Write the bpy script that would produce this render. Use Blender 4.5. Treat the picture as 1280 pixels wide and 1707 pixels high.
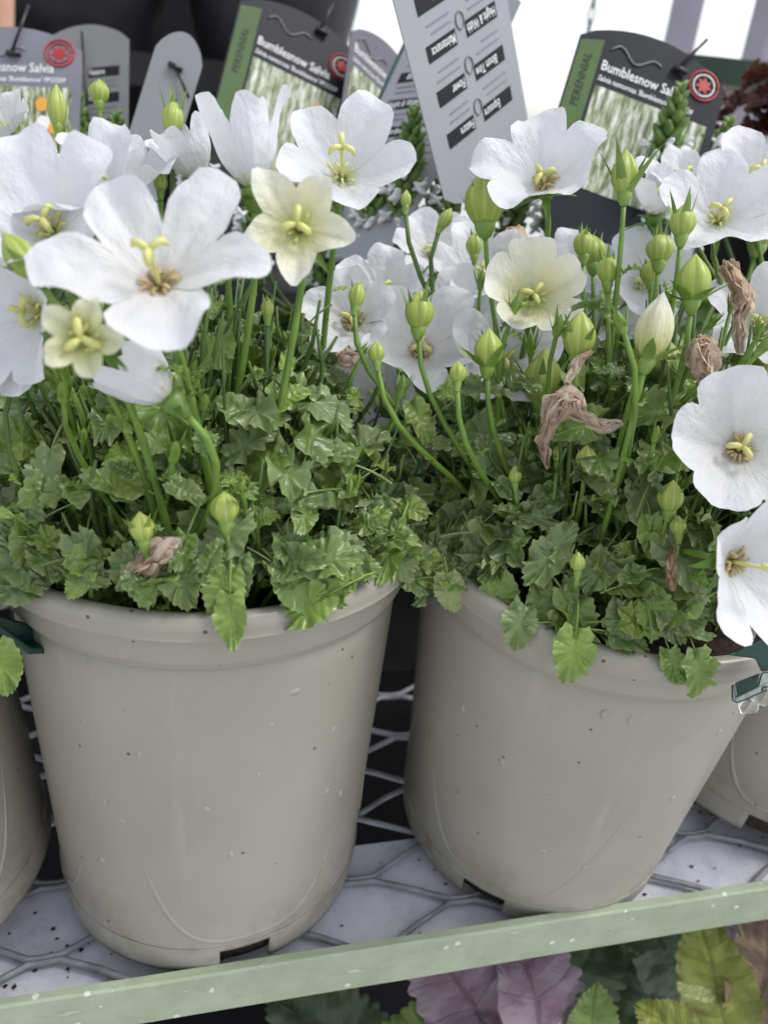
import bpy, bmesh, math, random
import numpy as np
from mathutils import Vector, Matrix, Euler, Quaternion, noise
rnd = random.Random(11)
R_ = math.radians
scene = bpy.context.scene
for o in list(bpy.data.objects): bpy.data.objects.remove(o)
col = scene.collection

# ------------------------------------------------------------------ camera
F_PX, PITCH, ROLL, YAW = 1309.0, 0.46235, 0.10016, 0.26674
CAM = Vector((0.0962, -0.2070, 0.3246))
FWD = Vector((math.sin(YAW)*math.cos(PITCH), math.cos(YAW)*math.cos(PITCH), -math.sin(PITCH)))
_r = Vector((math.cos(YAW), -math.sin(YAW), 0)); _u = _r.cross(FWD)
RGT = math.cos(ROLL)*_r + math.sin(ROLL)*_u
UPV = -math.sin(ROLL)*_r + math.cos(ROLL)*_u
cd = bpy.data.cameras.new('camera'); cam = bpy.data.objects.new('camera', cd); col.objects.link(cam)
cd.sensor_fit = 'VERTICAL'; cd.sensor_height = 36.0; cd.lens = F_PX/1707.0*36.0
cd.clip_start = 0.01; cd.clip_end = 400
m = Matrix((RGT, UPV, -FWD)).transposed().to_4x4(); m.translation = CAM
cam.matrix_world = m
cd.dof.use_dof = True; cd.dof.focus_distance = 0.275; cd.dof.aperture_fstop = 10.5; cd.dof.aperture_blades = 0
scene.camera = cam

# ------------------------------------------------------------------ daylight (overcast)
SUN_EL, SUN_AZ = R_(60), R_(100)          # azimuth clockwise from +Y
w = bpy.data.worlds.new('World'); scene.world = w; w.use_nodes = True
nt = w.node_tree; bg = nt.nodes['Background']
sky = nt.nodes.new('ShaderNodeTexSky'); sky.sky_type = 'NISHITA'; sky.sun_disc = False
sky.sun_elevation = SUN_EL; sky.sun_rotation = SUN_AZ; sky.dust_density = 1.3; sky.ozone_density = 1.0
hs = nt.nodes.new('ShaderNodeHueSaturation'); hs.inputs['Saturation'].default_value = 0.22
nt.links.new(sky.outputs[0], hs.inputs['Color']); nt.links.new(hs.outputs[0], bg.inputs[0])
bg.inputs[1].default_value = 0.15
sd = bpy.data.lights.new('sun', 'SUN'); sd.energy = 1.15; sd.angle = R_(20); sd.color = (1, .97, .93)
sun = bpy.data.objects.new('sun', sd); col.objects.link(sun)
sv = Vector((math.sin(SUN_AZ)*math.cos(SUN_EL), math.cos(SUN_AZ)*math.cos(SUN_EL), math.sin(SUN_EL)))
sun.rotation_euler = sv.to_track_quat('Z', 'Y').to_euler()
vs = scene.view_settings; vs.view_transform = 'Standard'; vs.look = 'None'; vs.gamma = 1; vs.use_curve_mapping = False
vs.exposure = 0.78

# ------------------------------------------------------------------ helpers
def P(px, py, d):
    return CAM + d*(FWD + RGT*((px-640)/F_PX) + UPV*((853.5-py)/F_PX))
def D(r, u, t):                    # direction given as right / up / towards the viewer
    return (RGT*r + UPV*u - FWD*t).normalized()
def lerp(a, b, t): return a+(b-a)*t
def fr(Z, Y=None):                 # rotation matrix with given Z axis
    Z = Z.normalized(); Y = Y or Vector((0, 0, 1))
    X = Y.cross(Z)
    if X.length < 1e-4: X = Vector((1, 0, 0)).cross(Z)
    X.normalize(); Y = Z.cross(X)
    return Matrix((X, Y, Z)).transposed()
def tag(o, label=None, cat=None, group=None, kind=None):
    if label: o['label'] = label
    if cat: o['category'] = cat
    if group: o['group'] = group
    if kind: o['kind'] = kind
    return o
def empty(name, M=None, loc=None):
    o = bpy.data.objects.new(name, None); o.empty_display_size = .01; col.objects.link(o)
    if M is not None: o.matrix_world = M
    if loc is not None: o.location = loc
    return o
class MB:
    def __init__(s): s.v = []; s.f = []; s.uv = []; s.e = []
    def add(s, v, f, uv=None, e=None):
        s.e += e if e else [0.0]*len(v)
        n = len(s.v); s.v += [tuple(p) for p in v]; s.f += [tuple(i+n for i in q) for q in f]
        s.uv += uv if uv else [(0.5, 0.5)]*len(v)
        return s
    def grid(s, pts, closed=False, uv=None, e=None):       # pts: rows of equal length
        nr, nc = len(pts), len(pts[0]); f = []
        for i in range(nr-1):
            for j in range(nc if closed else nc-1):
                k = (j+1) % nc
                f.append((i*nc+j, i*nc+k, (i+1)*nc+k, (i+1)*nc+j))
        return s.add([p for r in pts for p in r], f, uv, e)
    def tube(s, path, rad, n=6, cap=True):
        path = [Vector(p) for p in path]; rows = []
        rs = rad if isinstance(rad, (list, tuple)) else [rad]*len(path)
        ref = Vector((.31, .17, .93)).normalized()
        for i, p in enumerate(path):
            t = (path[min(i+1, len(path)-1)]-path[max(i-1, 0)]).normalized()
            a = t.cross(ref)
            if a.length < .05: a = t.cross(Vector((1, 0, 0)))
            a.normalize(); b = t.cross(a)
            rows.append([p+(a*math.cos(q)+b*math.sin(q))*rs[i] for q in [2*math.pi*k/n for k in range(n)]])
        n0 = len(s.v); s.grid(rows, True)
        if cap:
            s.f.append(tuple(n0+k for k in range(n))[::-1]); e = n0+(len(path)-1)*n
            s.f.append(tuple(e+k for k in range(n)))
        return s
    def lathe(s, prof, n=48):
        return s.grid([[(r*math.cos(2*math.pi*k/n), r*math.sin(2*math.pi*k/n), z) for k in range(n)] for r, z in prof], True)
    def box(s, lo, hi):
        (a, b, c), (d, e, f) = lo, hi
        return s.add([(a,b,c),(d,b,c),(d,e,c),(a,e,c),(a,b,f),(d,b,f),(d,e,f),(a,e,f)],
                     [(3,2,1,0),(4,5,6,7),(0,1,5,4),(1,2,6,5),(2,3,7,6),(3,0,4,7)])
    def xf(s, M):
        s.v = [tuple(M @ Vector(p)) for p in s.v]; return s
    def merge(s, o, M=None):
        return s.add([M @ Vector(p) for p in o.v] if M is not None else o.v, o.f, list(o.uv), list(o.e))
    def mesh(s, name, mat, smooth=True):
        me = bpy.data.meshes.new(name); me.from_pydata(s.v, [], s.f); me.update()
        ul = me.uv_layers.new(name='UVMap')
        idx = np.empty(len(me.loops), dtype=np.int32); me.loops.foreach_get('vertex_index', idx)
        ul.data.foreach_set('uv', np.array(s.uv, dtype=np.float32)[idx].ravel())
        if any(s.e):
            at_ = me.attributes.new('margin', 'FLOAT', 'POINT'); at_.data.foreach_set('value', s.e)
        if smooth: me.polygons.foreach_set('use_smooth', [True]*len(me.polygons))
        if smooth and name in ('rim', 'wall', 'front_rail', 'saddle'): me.set_sharp_from_angle(angle=R_(38))
        me.materials.append(mat); return me
    def build(s, name, mat, parent=None, smooth=True):
        return link(name, s.mesh(name, mat, smooth), parent)
def link(name, me, parent=None, M=None):
    o = bpy.data.objects.new(name, me); col.objects.link(o)
    if parent is not None: o.parent = parent
    if M is not None: o.matrix_local = M
    return o
def bez(a, b, c, d, n):
    out = []
    for i in range(n+1):
        t = i/n; u = 1-t
        out.append(a*u**3+b*3*u*u*t+c*3*u*t*t+d*t**3)
    return out

# ------------------------------------------------------------------ materials
def newmat(name):
    mt = bpy.data.materials.new(name); mt.use_nodes = True
    nt = mt.node_tree; return mt, nt, nt.nodes['Principled BSDF'], nt.nodes['Material Output']
def N(nt, kind, **kw):
    n = nt.nodes.new(kind)
    for k, v in kw.items():
        if k in n.inputs: n.inputs[k].default_value = v
        else: setattr(n, k, v)
    return n
def ramp(nt, fac, stops):
    r = nt.nodes.new('ShaderNodeValToRGB'); e = r.color_ramp.elements
    while len(e) < len(stops): e.new(.5)
    for i, (p, c) in enumerate(stops): e[i].position = p; e[i].color = (*c, 1) if len(c) == 3 else c
    if fac is not None: nt.links.new(fac, r.inputs[0])
    return r
def mixc(nt, fac, a, b, mode='MIX'):
    mx = nt.nodes.new('ShaderNodeMix'); mx.data_type = 'RGBA'; mx.blend_type = mode
    for s, v in ((mx.inputs[0], fac), (mx.inputs[6], a), (mx.inputs[7], b)):
        if isinstance(v, (int, float)): s.default_value = v
        elif isinstance(v, tuple): s.default_value = (*v, 1)
        else: nt.links.new(v, s)
    return mx.outputs[2]
def mth(nt, op, a, b=None, c=None):
    n = nt.nodes.new('ShaderNodeMath'); n.operation = op
    for i, v in enumerate((a, b, c)):
        if v is None: continue
        if isinstance(v, (int, float)): n.inputs[i].default_value = v
        else: nt.links.new(v, n.inputs[i])
    return n.outputs[0]
def coords(nt, kind='Object', scale=None):
    tc = nt.nodes.new('ShaderNodeTexCoord'); out = tc.outputs[kind]
    if scale:
        mp = nt.nodes.new('ShaderNodeMapping'); mp.inputs['Scale'].default_value = scale
        nt.links.new(out, mp.inputs[0]); out = mp.outputs[0]
    return out
def noi(nt, vec, scale, detail=3, rough=.5):
    n = N(nt, 'ShaderNodeTexNoise', Scale=scale, Detail=detail, Roughness=rough); nt.links.new(vec, n.inputs['Vector']); return n.outputs[0]
def bump(nt, h, bs, strength=.3, dist=.001, prev=None):
    b = N(nt, 'ShaderNodeBump', Strength=strength, Distance=dist); nt.links.new(h, b.inputs['Height'])
    if prev is not None: nt.links.new(prev, b.inputs['Normal'])
    if bs is not None: nt.links.new(b.outputs[0], bs.inputs['Normal'])
    return b.outputs[0]
def simple(name, c, rough=.5, var=.15, scale=60, bmp=.2, dist=.0005, spec=.5, metal=0):
    mt, nt, bs, _ = newmat(name); v = coords(nt)
    n = noi(nt, v, scale, 4)
    r = ramp(nt, n, [(.3, tuple(x*(1-var) for x in c)), (.7, tuple(min(1, x*(1+var)) for x in c))])
    nt.links.new(r.outputs[0], bs.inputs['Base Color']); bs.inputs['Roughness'].default_value = rough
    bs.inputs['Specular IOR Level'].default_value = spec; bs.inputs['Metallic'].default_value = metal
    if bmp: bump(nt, n, bs, bmp, dist)
    return mt
def translucent(nt, bs, out, colour, fac):
    tr = nt.nodes.new('ShaderNodeBsdfTranslucent'); mx = nt.nodes.new('ShaderNodeMixShader'); mx.inputs[0].default_value = fac
    if isinstance(colour, tuple): tr.inputs[0].default_value = (*colour, 1)
    else: nt.links.new(colour, tr.inputs[0])
    nt.links.new(bs.outputs[0], mx.inputs[1]); nt.links.new(tr.outputs[0], mx.inputs[2]); nt.links.new(mx.outputs[0], out.inputs[0])

def m_petal(name, inner, outer, rimc, cpos=.45, tr=.32):
    mt, nt, bs, out = newmat(name)
    uv = nt.nodes.new('ShaderNodeUVMap'); sp = nt.nodes.new('ShaderNodeSeparateXYZ'); nt.links.new(uv.outputs[0], sp.inputs[0])
    r = ramp(nt, sp.outputs[1], [(0.03, inner), (cpos, outer), (1, rimc)])
    c2 = coords(nt, 'Object')
    blot = noi(nt, c2, 130, 3)
    colr = mixc(nt, ramp(nt, blot, [(.45, (0, 0, 0)), (.75, (.22, .22, .22))]).outputs[0], r.outputs[0], (.72, .73, .78))
    nt.links.new(colr, bs.inputs['Base Color'])
    bs.inputs['Roughness'].default_value = .42; bs.inputs['Specular IOR Level'].default_value = .35
    mp = N(nt, 'ShaderNodeMapping', Scale=(34, 5, 1)); nt.links.new(uv.outputs[0], mp.inputs[0])
    rib = noi(nt, mp.outputs[0], 1.0, 4, .6)
    b1 = bump(nt, rib, None, .75, .0013)
    bump(nt, noi(nt, c2, 240, 4), bs, .45, .0010, b1)
    translucent(nt, bs, out, colr, tr)
    return mt
PETAL = m_petal('petal_white', (.70, .72, .42), (.80, .80, .835), (.83, .83, .88), .22)
PETAL_OLD = m_petal('petal_white_with_brown_throat', (.42, .30, .14), (.77, .76, .75), (.82, .82, .87), .2)
PETAL_CREAM = m_petal('petal_cream', (.62, .66, .22), (.78, .77, .50), (.85, .84, .78), .45)
PETAL_LIME = m_petal('petal_lime', (.52, .58, .14), (.72, .74, .38), (.82, .82, .66), .4)

def m_leaf(name, stops, tr=.10, rough=.33, vein=.22, veinc=(.22, .33, .10)):
    mt, nt, bs, out = newmat(name)
    oi = nt.nodes.new('ShaderNodeObjectInfo'); ge = nt.nodes.new('ShaderNodeNewGeometry')
    rd = mth(nt, 'FRACT', mth(nt, 'ADD', oi.outputs['Random'], ge.outputs['Random Per Island']))
    base = ramp(nt, rd, stops).outputs[0]
    uv = nt.nodes.new('ShaderNodeUVMap'); sp = nt.nodes.new('ShaderNodeSeparateXYZ'); nt.links.new(uv.outputs[0], sp.inputs[0])
    ax = mth(nt, 'ABSOLUTE', mth(nt, 'SUBTRACT', sp.outputs[0], .5))
    mid = mth(nt, 'LESS_THAN', ax, .018)
    ph = mth(nt, 'MULTIPLY', mth(nt, 'SUBTRACT', sp.outputs[1], mth(nt, 'MULTIPLY', ax, .75)), 6.5)
    side = mth(nt, 'PINGPONG', ph, .5)
    sv_ = mth(nt, 'MULTIPLY', mth(nt, 'LESS_THAN', side, .05), .6)
    vn = mth(nt, 'MAXIMUM', mid, sv_)
    c2 = coords(nt, 'Object'); mot = noi(nt, uv.outputs[0], 7, 4)
    base = mixc(nt, ramp(nt, mot, [(.35, (0, 0, 0)), (.7, (.5, .5, .5))]).outputs[0], base, mixc(nt, 1.0, base, (1.35, 1.4, 1.1), 'MULTIPLY'))
    colr = mixc(nt, mth(nt, 'MULTIPLY', vn, vein), base, veinc)
    mg = nt.nodes.new('ShaderNodeAttribute'); mg.attribute_name = 'margin'
    colr = mixc(nt, mth(nt, 'MULTIPLY', mth(nt, 'POWER', mg.outputs['Fac'], 4.0), .45), colr, (.30, .38, .16))
    nt.links.new(colr, bs.inputs['Base Color']); bs.inputs['Roughness'].default_value = rough
    bs.inputs['Specular IOR Level'].default_value = .5
    hh = mth(nt, 'ADD', mth(nt, 'MULTIPLY', side, 1.4), mth(nt, 'MULTIPLY', mot, 1.2))
    bump(nt, hh, bs, .35, .0009)
    translucent(nt, bs, out, mixc(nt, 1.0, colr, (1.5, 1.8, .8), 'MULTIPLY'), tr)
    return mt
LEAF = m_leaf('leaf_green', [(0, (.045, .08, .020)), (.3, (.075, .12, .028)), (.55, (.11, .16, .045)), (.75, (.10, .16, .026)), (.9, (.17, .24, .045)), (1, (.06, .10, .028))])
LEAF_MIX = m_leaf('leaf_mixed_green', [(0, (.045, .08, .022)), (.3, (.07, .12, .028)), (.5, (.10, .165, .036)), (.7, (.135, .21, .045)), (.85, (.18, .265, .055)), (1, (.08, .13, .04))])
LEAF_NEW = m_leaf('leaf_fresh_green', [(0, (.15, .23, .04)), (.5, (.20, .29, .055)), (1, (.12, .20, .04))])
LEAF_GREY = m_leaf('leaf_grey_green', [(0, (.115, .165, .060)), (.5, (.15, .20, .085)), (1, (.10, .15, .055))])
LEAF_PALE = m_leaf('leaf_pale_dry', [(0, (.30, .34, .17)), (1, (.26, .30, .13))])
STEM = simple('stem_green', (.13, .23, .035), .45, .25, 90, .2)
STEM_D = simple('stem_dark_green', (.075, .135, .028), .5, .25, 90, .2)
SEPAL = simple('sepal_green', (.17, .27, .05), .42, .25, 140, .3)
CALYX = simple('calyx_green', (.10, .19, .03), .45, .25, 140, .3)
def m_bud():
    mt, nt, bs, out = newmat('bud_yellow_green')
    uv = nt.nodes.new('ShaderNodeUVMap'); sp = nt.nodes.new('ShaderNodeSeparateXYZ'); nt.links.new(uv.outputs[0], sp.inputs[0])
    pr = mth(nt, 'ABSOLUTE', mth(nt, 'SUBTRACT', mth(nt, 'FRACT', mth(nt, 'MULTIPLY', sp.outputs[0], 5)), .5))
    r = ramp(nt, pr, [(0, (.62, .66, .30)), (.1, (.46, .53, .12)), (.38, (.40, .49, .085)), (.5, (.66, .69, .32))])
    oi = nt.nodes.new('ShaderNodeObjectInfo')
    c = mixc(nt, mth(nt, 'MULTIPLY', oi.outputs['Random'], .35), r.outputs[0], (.36, .47, .09))
    c = mixc(nt, mth(nt, 'MULTIPLY', mth(nt, 'SUBTRACT', 1.0, sp.outputs[1]), .45), c, (.30, .42, .06))
    nt.links.new(c, bs.inputs['Base Color']); bs.inputs['Roughness'].default_value = .42
    bump(nt, noi(nt, coords(nt, 'Object'), 260, 3), bs, .25, .0005)
    translucent(nt, bs, out, c, .22); return mt
BUD = m_bud()
STIGMA = simple('stigma_yellow', (.62, .62, .22), .5, .12, 200, .3)
ANTHER = simple('anther_tan', (.48, .38, .18), .7, .3, 300, .6)
WITHER = m_petal('withered_petal', (.80, .60, .44), (.88, .73, .58), (.90, .80, .68), .5, .55)
WITHER_D = m_petal('withered_petal_brown', (.36, .20, .09), (.50, .32, .17), (.52, .36, .22), .5)

def m_pot():
    mt, nt, bs, out = newmat('pot_taupe_plastic'); v = coords(nt)
    big = noi(nt, v, 14, 4); fine = noi(nt, v, 240, 4)
    c = ramp(nt, big, [(.3, (.285, .269, .230)), (.7, (.335, .317, .274))]).outputs[0]
    spx = nt.nodes.new('ShaderNodeSeparateXYZ'); nt.links.new(v, spx.inputs[0])
    # soil specks
    vo = N(nt, 'ShaderNodeTexVoronoi', Scale=230.0); nt.links.new(v, vo.inputs[0])
    sc = nt.nodes.new('ShaderNodeSeparateColor'); nt.links.new(vo.outputs['Color'], sc.inputs[0])
    speck = mth(nt, 'MULTIPLY', mth(nt, 'LESS_THAN', vo.outputs['Distance'], .16), mth(nt, 'GREATER_THAN', sc.outputs[0], .955))
    c = mixc(nt, mth(nt, 'MULTIPLY', speck, .85), c, (.05, .035, .02))
    # scuffs and soft vertical highlights, both painted in as pale streaks
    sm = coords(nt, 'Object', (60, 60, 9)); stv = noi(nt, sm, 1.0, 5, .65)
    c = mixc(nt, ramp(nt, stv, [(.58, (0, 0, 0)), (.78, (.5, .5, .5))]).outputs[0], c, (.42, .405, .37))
    # grime towards foot in patches
    gm = mth(nt, 'MULTIPLY', ramp(nt, noi(nt, v, 30, 5, .7), [(.48, (0, 0, 0)), (.66, (1, 1, 1))]).outputs[0],
             ramp(nt, spx.outputs[2], [(0, (.75, .75, .75)), (.04, (0, 0, 0))]).outputs[0])
    c = mixc(nt, gm, c, (.13, .10, .075))
    nt.links.new(c, bs.inputs['Base Color'])
    rr = ramp(nt, noi(nt, v, 22, 4), [(.3, (.26, .26, .26)), (.7, (.42, .42, .42))]); nt.links.new(rr.outputs[0], bs.inputs['Roughness'])
    bs.inputs['Specular IOR Level'].default_value = .5
    bump(nt, fine, bs, .15, .0004)
    return mt
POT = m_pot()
POT_BLACK = simple('pot_black_plastic', (.010, .010, .011), .45, .2, 40, .1, spec=.2)
def m_soil():
    mt, nt, bs, out = newmat('soil'); v = coords(nt)
    n = noi(nt, v, 260, 6, .7); r = ramp(nt, n, [(.3, (.018, .011, .008)), (.55, (.06, .035, .022)), (.75, (.14, .08, .05))])
    nt.links.new(r.outputs[0], bs.inputs['Base Color']); bs.inputs['Roughness'].default_value = .8; bump(nt, n, bs, 1, .004); return mt
SOIL = m_soil()
def m_rail():
    mt, nt, bs, out = newmat('rail_green_paint'); v = coords(nt)
    n1 = noi(nt, v, 55, 6, .65)
    sm = coords(nt, 'Object', (16, 30, 95)); n2 = noi(nt, sm, 2.2, 6, .75)
    c = ramp(nt, n1, [(.3, (.285, .335, .225)), (.7, (.37, .42, .305))]).outputs[0]
    chip = ramp(nt, n2, [(.60, (0, 0, 0)), (.66, (1, 1, 1))]).outputs[0]
    c = mixc(nt, mth(nt, 'MULTIPLY', chip, .7), c, (.58, .62, .48))
    vo = N(nt, 'ShaderNodeTexVoronoi', Scale=210.0); nt.links.new(v, vo.inputs[0])
    sc = nt.nodes.new('ShaderNodeSeparateColor'); nt.links.new(vo.outputs['Color'], sc.inputs[0])
    dot = mth(nt, 'MULTIPLY', mth(nt, 'LESS_THAN', vo.outputs['Distance'], .28), mth(nt, 'GREATER_THAN', sc.outputs[0], .90))
    c = mixc(nt, mth(nt, 'MULTIPLY', dot, .8), c, (.66, .70, .58))
    nt.links.new(c, bs.inputs['Base Color']); bs.inputs['Roughness'].default_value = .42
    h = mth(nt, 'ADD', mth(nt, 'MULTIPLY', n1, 1.0), mth(nt, 'ADD', mth(nt, 'MULTIPLY', chip, .6), mth(nt, 'MULTIPLY', dot, .5)))
    bump(nt, h, bs, .55, .0016); return mt
RAIL = m_rail()
def m_flange():
    mt, nt, bs, out = newmat('galvanised_plate'); v = coords(nt)
    n = noi(nt, v, 40, 6, .65); f = noi(nt, v, 420, 4, .7)
    c = ramp(nt, n, [(.3, (.52, .53, .60)), (.5, (.70, .71, .79)), (.7, (.78, .79, .86))]).outputs[0]
    c = mixc(nt, ramp(nt, f, [(.62, (0, 0, 0)), (.72, (.55, .55, .55))]).outputs[0], c, (.16, .15, .15))
    nt.links.new(c, bs.inputs['Base Color']); rr = ramp(nt, n, [(.35, (.25, .25, .25)), (.65, (.55, .55, .55))]); nt.links.new(rr.outputs[0], bs.inputs['Roughness'])
    bump(nt, mth(nt, 'ADD', n, mth(nt, 'MULTIPLY', f, .3)), bs, .5, .0012); return mt
FLANGE = m_flange()
STRAND = simple('galvanised_strand', (.27, .275, .30), .42, .35, 90, .5, .001, .4, .0)
TEAL = simple('clip_green_plastic', (.005, .036, .028), .3, .25, 120, .25)
BLACK = simple('black_plastic', (.012, .012, .013), .4, .2, 60, .1)
DARK = simple('dark_metal', (.008, .008, .009), .7, .3, 8, .1, spec=.08)
TERRA = simple('peach_plastic', (.62, .36, .26), .5, .1, 30, .1)
def m_glass():
    mt, nt, bs, out = newmat('water'); bs.inputs['Base Color'].default_value = (1, 1, 1, 1)
    bs.inputs['Roughness'].default_value = .02; bs.inputs['IOR'].default_value = 1.33; bs.inputs['Transmission Weight'].default_value = 1
    return mt
WATER = m_glass()

# ------------------------------------------------------------------ the setting
def m_ground():
    mt, nt, bs, out = newmat('ground_gravel'); v = coords(nt)
    n = noi(nt, v, 22, 6, .7); r = ramp(nt, n, [(.3, (.42, .415, .41)), (.7, (.58, .575, .57))])
    nt.links.new(r.outputs[0], bs.inputs['Base Color']); bs.inputs['Roughness'].default_value = .8; bump(nt, n, bs, .6, .02); return mt
g = MB(); nn = 20
g.grid([[(-200+400*i/nn, -200+400*j/nn, -.95) for i in range(nn+1)] for j in range(nn+1)])
tag(g.build('ground', m_ground(), None, False), kind='structure')

# shelf
SX0, SX1, SDEP = -.75, 1.35, .56
LIP = .0105
shelf = empty('display_shelf', loc=(0, 0, 0))
tag(shelf, 'metal display shelf with chipped green front rail and expanded mesh deck', 'shelf')
rail = MB()
nx = 120; prof = [(-.0005, -.0148), (-.0022, -.0138), (-.0024, .0), (-.0022, LIP-.001), (-.0012, LIP), (.0018, LIP), (.0024, LIP-.001), (.0024, -.0148)]
rows = []
for i in range(nx+1):
    x = lerp(SX0, SX1, i/nx)
    rows.append([(x, y-.0008+.0005*noise.noise((x*14, k*.7, 1)), z+.0004*noise.noise((x*17, k*.9, 5))) for k, (y, z) in enumerate(prof)])
rail.grid(rows, True); rail.build('front_rail', RAIL, shelf, False)
rail2 = MB().box((SX0, SDEP, -.015), (SX1, SDEP+.004, .008)); rail2.build('rear_rail', RAIL, shelf, False)
fl = MB(); fl.grid([[(lerp(SX0, SX1, i/200), y, -.0064+.0008*noise.noise((lerp(SX0, SX1, i/200)*20, y*30, 0))) for i in range(201)] for y in [.0018+.0078*k for k in range(9)]])
fl.build('flange_plate', FLANGE, shelf)
SWD, LWD = .037, .092
def strand(y0, ph):
    mb = MB(); pts = []; n = int((SX1-SX0)/(LWD/2))
    for i in range(n):
        x = SX0+i*LWD/2; up = ((i+ph) % 2)
        ya, yb = (y0+SWD*.47, y0+SWD*.03) if up else (y0+SWD*.03, y0+SWD*.47)
        z = -.0022
        pts += [(x+.000, ya, z), (x+LWD*.07, ya, z+.0006), (x+LWD*.25, (ya+yb)/2+.001, z+.0002), (x+LWD*.43, yb, z+.0006)]
    pts = [Vector(p)+Vector((0, .0012*noise.noise((p[0]*30, p[1]*30, 2)), .0007*noise.noise((p[0]*25, p[1]*40, 7)))) for p in pts]
    mb.tube(pts, .0015, 6)
    return mb.build('mesh_strand', STRAND, shelf)
for k in range(int(SDEP*2/SWD)-1): strand(.004+k*SWD/2, k % 2)
MB().box((SX0, SDEP+.006, -.93), (SX1, SDEP+.012, -.017)).build('dark_backing', DARK, shelf, False)  # added dark sheet standing in for the shade behind the shelf
for x in (SX0, SX1-.03):
    for y in (.005, SDEP-.03):
        MB().box((x, y, -.93), (x+.03, y+.03, -.0155)).build('post', DARK, shelf, False)
# lower shelf
lo = empty('lower_shelf', loc=(0, 0, -.36)); tag(lo, 'dark lower shelf under the mesh deck, carrying leafy plants', 'shelf')
MB().box((SX0+.035, .04, -.006), (SX1-.035, SDEP-.04, 0)).build('deck', DARK, lo, False)
MB().box((SX0+.035, .034, -.02), (SX1-.035, .0395, .008)).build('front_rail', DARK, lo, False)

# ------------------------------------------------------------------ pots
PH, RB, RC, RL = .1704, .0674, .0784, .083     # lip lower edge height, base / collar / lip radii
ZC = PH-.012
def wall_r(z): return RB+(RC-.0026-RB)*z/ZC
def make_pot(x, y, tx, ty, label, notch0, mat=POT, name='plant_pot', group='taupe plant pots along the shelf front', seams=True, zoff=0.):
    dz = RB*math.hypot(tx, ty)*.9 + zoff
    M = Matrix.Translation((x, y, dz)) @ (Matrix.Rotation(ty, 4, 'Y') @ Matrix.Rotation(tx, 4, 'X'))
    e = empty(name, M); tag(e, label, 'plant pot', group)
    n = 144; zs = [0, .002, .0055, .0115, .013, .03, .05, .075, .1, .125, .145, ZC]
    v = []; f = []
    for z in zs:
        for k in range(n):
            a = 2*math.pi*k/n; r = wall_r(z) + (.0004 if z < .012 else 0)
            r += .0005*noise.noise((math.cos(a)*2, math.sin(a)*2, z*14+x*9))
            v.append((r*math.cos(a), r*math.sin(a), z))
    def innotch(k, i):
        if zs[i+1] > .0116: return False
        a = (360*(k+.5)/n-notch0) % 90
        return min(a, 90-a) < 9.0
    for i in range(len(zs)-1):
        for k in range(n):
            if innotch(k, i): continue
            j = (k+1) % n; f.append((i*n+k, i*n+j, (i+1)*n+j, (i+1)*n+k))
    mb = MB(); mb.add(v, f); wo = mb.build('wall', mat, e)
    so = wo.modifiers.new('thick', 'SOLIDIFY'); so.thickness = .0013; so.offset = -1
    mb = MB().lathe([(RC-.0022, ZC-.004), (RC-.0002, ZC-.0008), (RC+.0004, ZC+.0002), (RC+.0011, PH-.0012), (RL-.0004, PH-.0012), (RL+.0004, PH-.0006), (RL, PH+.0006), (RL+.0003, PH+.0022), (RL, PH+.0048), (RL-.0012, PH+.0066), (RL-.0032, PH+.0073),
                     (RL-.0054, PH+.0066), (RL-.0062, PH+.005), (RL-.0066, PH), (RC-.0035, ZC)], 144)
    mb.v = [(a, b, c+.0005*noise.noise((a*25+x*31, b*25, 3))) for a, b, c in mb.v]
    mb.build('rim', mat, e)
    nb = MB(); nn_ = 40; rows = []
    for i in range(0, 9):
        r = (wall_r(.15)-.002)*i/8
        rows.append([(r*math.cos(2*math.pi*k/nn_), r*math.sin(2*math.pi*k/nn_), .1535+.005*noise.noise((r*60*math.cos(2*math.pi*k/nn_), r*60*math.sin(2*math.pi*k/nn_), x*7)))for k in range(nn_)])
    nb.grid(rows, True); nb.build('soil', SOIL, e)
    bb = MB().lathe([(.0005, .0128), (RB-.0012, .0128)], 48)
    bb.lathe([(.0005, .0008), (RB-.0035, .0008), (RB-.003, .0127)], 48); bb.build('base', SOIL if mat is POT else mat, e)
    if seams:
        rg = []
        for k in range(97):
            a = 2*math.pi*k/96; r = wall_r(.0128)+.0003; rg.append((r*math.cos(a), r*math.sin(a), .0128+.0005*math.sin(a*3)))
        s = MB().tube(rg, .00034, 5); s.build('moulded_ring', mat, e)
        a0 = R_(notch0+2)
        for q in range(4):
            pts = []
            for i in range(41):
                t = -1+2*i/40; a = a0+q*math.pi/2+R_(39)*math.copysign(abs(t)**.72, t)
                z = .017+.078*abs(t)**2.9; r = wall_r(z)-.0011
                pts.append((r*math.cos(a), r*math.sin(a), z))
            rr = [.0009+.00065*min(1, 2.0*(1-abs(-1+2*i/40))) for i in range(41)]
            MB().tube(pts, rr, 14).build('moulded_arch', mat, e)
    return e, M
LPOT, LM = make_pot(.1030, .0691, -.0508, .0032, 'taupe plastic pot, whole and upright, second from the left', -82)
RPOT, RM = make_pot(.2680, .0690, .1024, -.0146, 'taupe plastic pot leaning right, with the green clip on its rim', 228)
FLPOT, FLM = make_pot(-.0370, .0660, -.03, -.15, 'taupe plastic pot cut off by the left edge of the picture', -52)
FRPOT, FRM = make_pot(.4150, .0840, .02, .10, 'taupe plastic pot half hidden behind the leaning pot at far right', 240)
back_pots = []
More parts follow.
